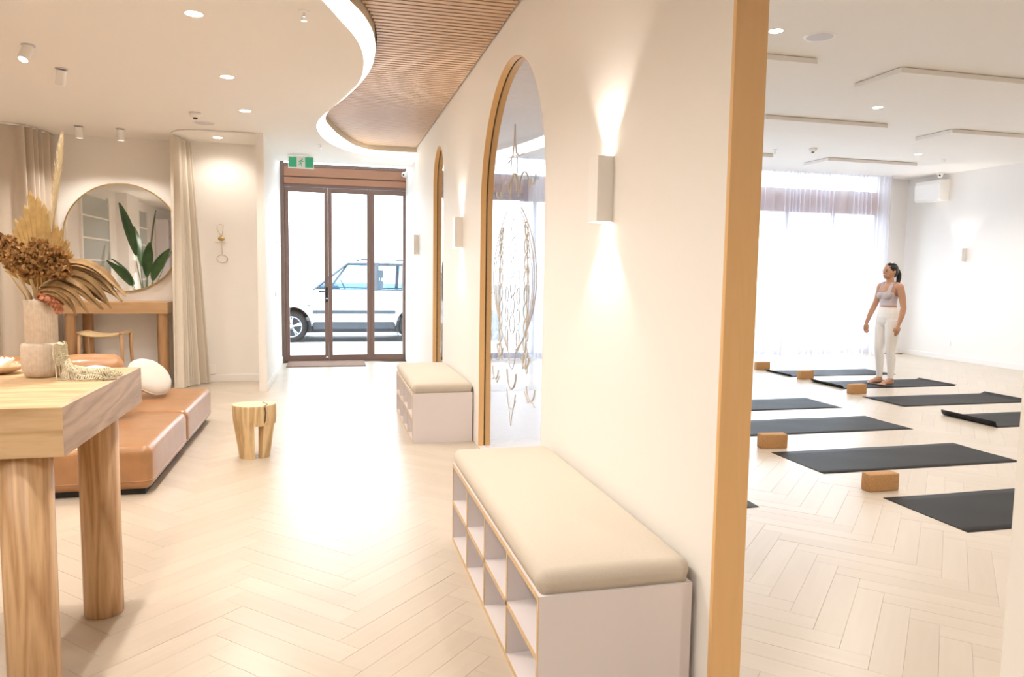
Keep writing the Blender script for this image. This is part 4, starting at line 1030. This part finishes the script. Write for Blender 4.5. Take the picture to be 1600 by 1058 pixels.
    o = rbox('door_mirror', .10, .2, .13, .03, 'car_trim', t, seg=3); o.location = (-.05, -hw-.09, 1.12)
    o = rbox('headlight', .06, .34, .14, .02, 'pane_clear', t, seg=2); o.location = (-1.54, -.58, .72)
    o = rbox('headlight', .06, .34, .14, .02, 'pane_clear', t, seg=2); o.location = (-1.54, .58, .72)
    MB().ellipsoid((-.42, -hw-.004, .76), (.025, .008, .015)).build('indicator', 'car_trim', t, smooth=True)
    MB().box(-1.62, -1.50, -hw+.05, hw-.05, .38, .56).build('front_bumper', 'car_trim', t, bevel=.02); MB().box(2.50, 2.63, -hw+.05, hw-.05, .40, .60).build('rear_bumper', 'car_trim', t, bevel=.02)
car()

# ------------------------------------------------------------------ person
def person():
    t = thing('person', 'barefoot woman with dark ponytail, lilac crop top and white leggings standing on a mat', 'person', (7.215, 8.22, .0075), PI)
    # local: +x forward, +y her left, z up; turned by pi so that she faces -X
    m = MB()
    def limb(pts, rad, n=14):
        P = [Vector(p) for p in pts]; dense = []; rr = []
        for i in range(len(P)-1):
            for k in range(6): s = k/6; dense.append(P[i].lerp(P[i+1], s)); rr.append(rad[i]*(1-s)+rad[i+1]*s)
        dense.append(P[-1]); rr.append(rad[-1])
        d0 = (dense[0]-dense[1]).normalized(); d1 = (dense[-1]-dense[-2]).normalized()
        pre = [dense[0]+d0*rr[0]*math.sin(a) for a in (1.5, 1.0, .5)]; prr = [rr[0]*math.cos(a) for a in (1.5, 1.0, .5)]
        post = [dense[-1]+d1*rr[-1]*math.sin(a) for a in (.5, 1.0, 1.5)]; por = [rr[-1]*math.cos(a) for a in (.5, 1.0, 1.5)]
        m.tube(pre+dense+post, prr+rr+por, n)
    tor = [(.79, .070, .120, .0), (.84, .098, .150, -.005), (.90, .112, .165, -.010), (.96, .100, .155, -.004), (1.02, .085, .132, .0), (1.08, .078, .118, .002), (1.14, .084, .124, .004), (1.20, .096, .135, .006), (1.25, .094, .142, .002), (1.30, .080, .145, -.006), (1.335, .060, .115, -.012), (1.36, .048, .07, -.014)]
    m.loft([[(c+rx*math.cos(2*PI*k/28), ry*math.sin(2*PI*k/28), z) for k in range(28)] for z, rx, ry, c in tor])
    for s in (-1, 1): m.ellipsoid((.068, s*.062, 1.195), (.050, .055, .055), 16, 10)
    for s in (-1, 1): m.ellipsoid((-.062, s*.07, .865), (.065, .075, .075), 16, 10)
    limb([(-.015, 0, 1.31), (.0, 0, 1.44)], [.056, .047])
    m.ellipsoid((.008, 0, 1.515), (.088, .070, .103), 24, 16); m.ellipsoid((.035, 0, 1.458), (.056, .050, .054), 18, 12)
    m.ellipsoid((.078, 0, 1.432), (.016, .022, .016), 12, 8)
    limb([(.088, 0, 1.515), (.104, 0, 1.487)], [.009, .013], 8); m.ellipsoid((.090, 0, 1.457), (.010, .022, .010), 10, 8)
    for s in (-1, 1): m.ellipsoid((-.008, s*.072, 1.50), (.016, .008, .028), 10, 8)
    for s in (-1, 1):
        fw = .0 if s > 0 else .045; ew = .235 if s > 0 else .245
        limb([(-.012, s*.105, 1.325), (-.012, s*.165, 1.305)], [.045, .052])
        limb([(-.012, s*.172, 1.30), (-.03+fw*.5, s*.205, 1.16), (-.03+fw, s*ew, 1.03)], [.050, .043, .036]); limb([(-.03+fw, s*ew, 1.03), (.0+fw*1.4, s*(ew+.008), .93), (.035+fw*1.8, s*(ew+.004), .815)], [.037, .035, .024])
        hx, hy, hz = .038+fw*1.8, s*(ew+.002), .80
        limb([(hx, hy, hz+.01), (hx+.008, hy, hz-.03), (hx+.012, hy, hz-.06)], [.022, .026, .024], 12); limb([(hx-.02, hy, hz-.03), (hx-.02, hy, hz-.055)], [.016, .015]); limb([(hx+.03, hy, hz-.03), (hx+.03, hy, hz-.055)], [.014, .014])
        for k, (dx, ln) in enumerate(((.033, .058), (.014, .070), (-.006, .066), (-.024, .050))):
            limb([(hx+dx, hy, hz-.06), (hx+dx+.004, hy-s*.006, hz-.06-ln*.5), (hx+dx-.002, hy-s*.022, hz-.06-ln)], [.0095, .009, .0075], 8)
        limb([(hx+.022, hy-s*.008, hz-.015), (hx+.045, hy-s*.016, hz-.04), (hx+.05, hy-s*.02, hz-.075)], [.012, .011, .008], 8)
    for s, fx in ((1, -.01), (-1, .025)):
        limb([(-.006, s*.082, .86), (.004+fx*.4, s*.086, .66), (.012+fx, s*.083, .48)], [.088, .076, .055], 18); limb([(.012+fx, s*.083, .48), (-.012+fx, s*.085, .35), (-.018+fx, s*.083, .20), (-.02+fx, s*.082, .085)], [.054, .053, .040, .032], 16)
        ax = -.02+fx
        limb([(ax, s*.082, .09), (ax-.02, s*.082, .034)], [.033, .031]); limb([(ax-.01, s*.082, .035), (ax+.07, s*.086, .034), (ax+.125, s*.092, .022)], [.032, .033, .026]); limb([(ax+.02, s*.084, .06), (ax+.09, s*.088, .035)], [.034, .026])
        for k in range(5): limb([(ax+.12, s*(.070+.013*k), .014), (ax+.175-.008*k*(1 if k else 0), s*(.068+.0145*k), .011)], [.013, .0105 if k else .013], 8)
    me = m.mesh('tmp', 'skin'); o = bpy.data.objects.new('tmp', me); COL.objects.link(o)
    rm = o.modifiers.new('r', 'REMESH'); rm.mode = 'VOXEL'; rm.voxel_size = .0058; rm.use_smooth_shade = True
    sm = o.modifiers.new('s', 'SMOOTH'); sm.factor = .5; sm.iterations = 3
    dg = bpy.context.evaluated_depsgraph_get(); me2 = bpy.data.meshes.new_from_object(o.evaluated_get(dg)); bpy.data.objects.remove(o)
    me2.name = 'body'; zmin = min(v.co.z for v in me2.vertices)
    for v in me2.vertices: v.co.z -= zmin
    me2.materials.clear(); me2.materials.append(MATS['skin']); me2.polygons.foreach_set('use_smooth', [True]*len(me2.polygons))
    link('body', me2, t)
    def cloth(name, mat, test, off):
        bm = bmesh.new(); bm.from_mesh(me2); bm.normal_update()
        bmesh.ops.delete(bm, geom=[f for f in bm.faces if not test(f.calc_center_median())], context='FACES')
        for v in bm.verts: v.co += v.normal*off
        me = bpy.data.meshes.new(name); bm.to_mesh(me); bm.free(); me.materials.clear(); me.materials.append(MATS[mat]); return link(name, me, t)
    arm = lambda c: abs(c.y) > .118+.05*max(0, min(1, (1.30-c.z)/.25))+(.03 if c.z < .98 else 0)
    cloth('leggings', 'white_leggings', lambda c: .095 < c.z < 1.035 and abs(c.y) < .19, .004)
    cloth('crop_top', 'lilac_top', lambda c: (1.06 < c.z < 1.235 and abs(c.y) < .128+.012*(1.235-c.z)/.17) or (1.235 <= c.z < 1.37 and abs(abs(c.y)-.088) < .021), .0045)
    h = MB(); h.ellipsoid((-.012, 0, 1.541), (.094, .0775, .090), 28, 18); h.ellipsoid((-.045, 0, 1.50), (.060, .066, .075), 20, 14)
    h.build('hair', 'hair_black', t, smooth=True)
    p = MB(); p.tube([(-.085, 0, 1.53), (-.118, 0, 1.525), (-.135, 0, 1.48), (-.135, 0, 1.42), (-.125, .005, 1.36), (-.118, .005, 1.325)], [(.018, .018), (.026, .024), (.034, .03), (.036, .032), (.026, .024), (.006, .006)], 14); p.build('ponytail', 'hair_black', t, smooth=True)
    for s in (-1, 1):
        MB().ellipsoid((.086, s*.031, 1.513), (.006, .012, .005), 10, 8).build('eye', 'hair_black', t, smooth=True)
        MB().tube([(.090, s*.016, 1.530), (.087, s*.032, 1.534), (.078, s*.048, 1.529)], .0028, 6).build('eyebrow', 'hair_black', t)
    MB().ellipsoid((.097, 0, 1.456), (.006, .021, .007), 12, 8).build('lips', 'lips', t, smooth=True)
person()
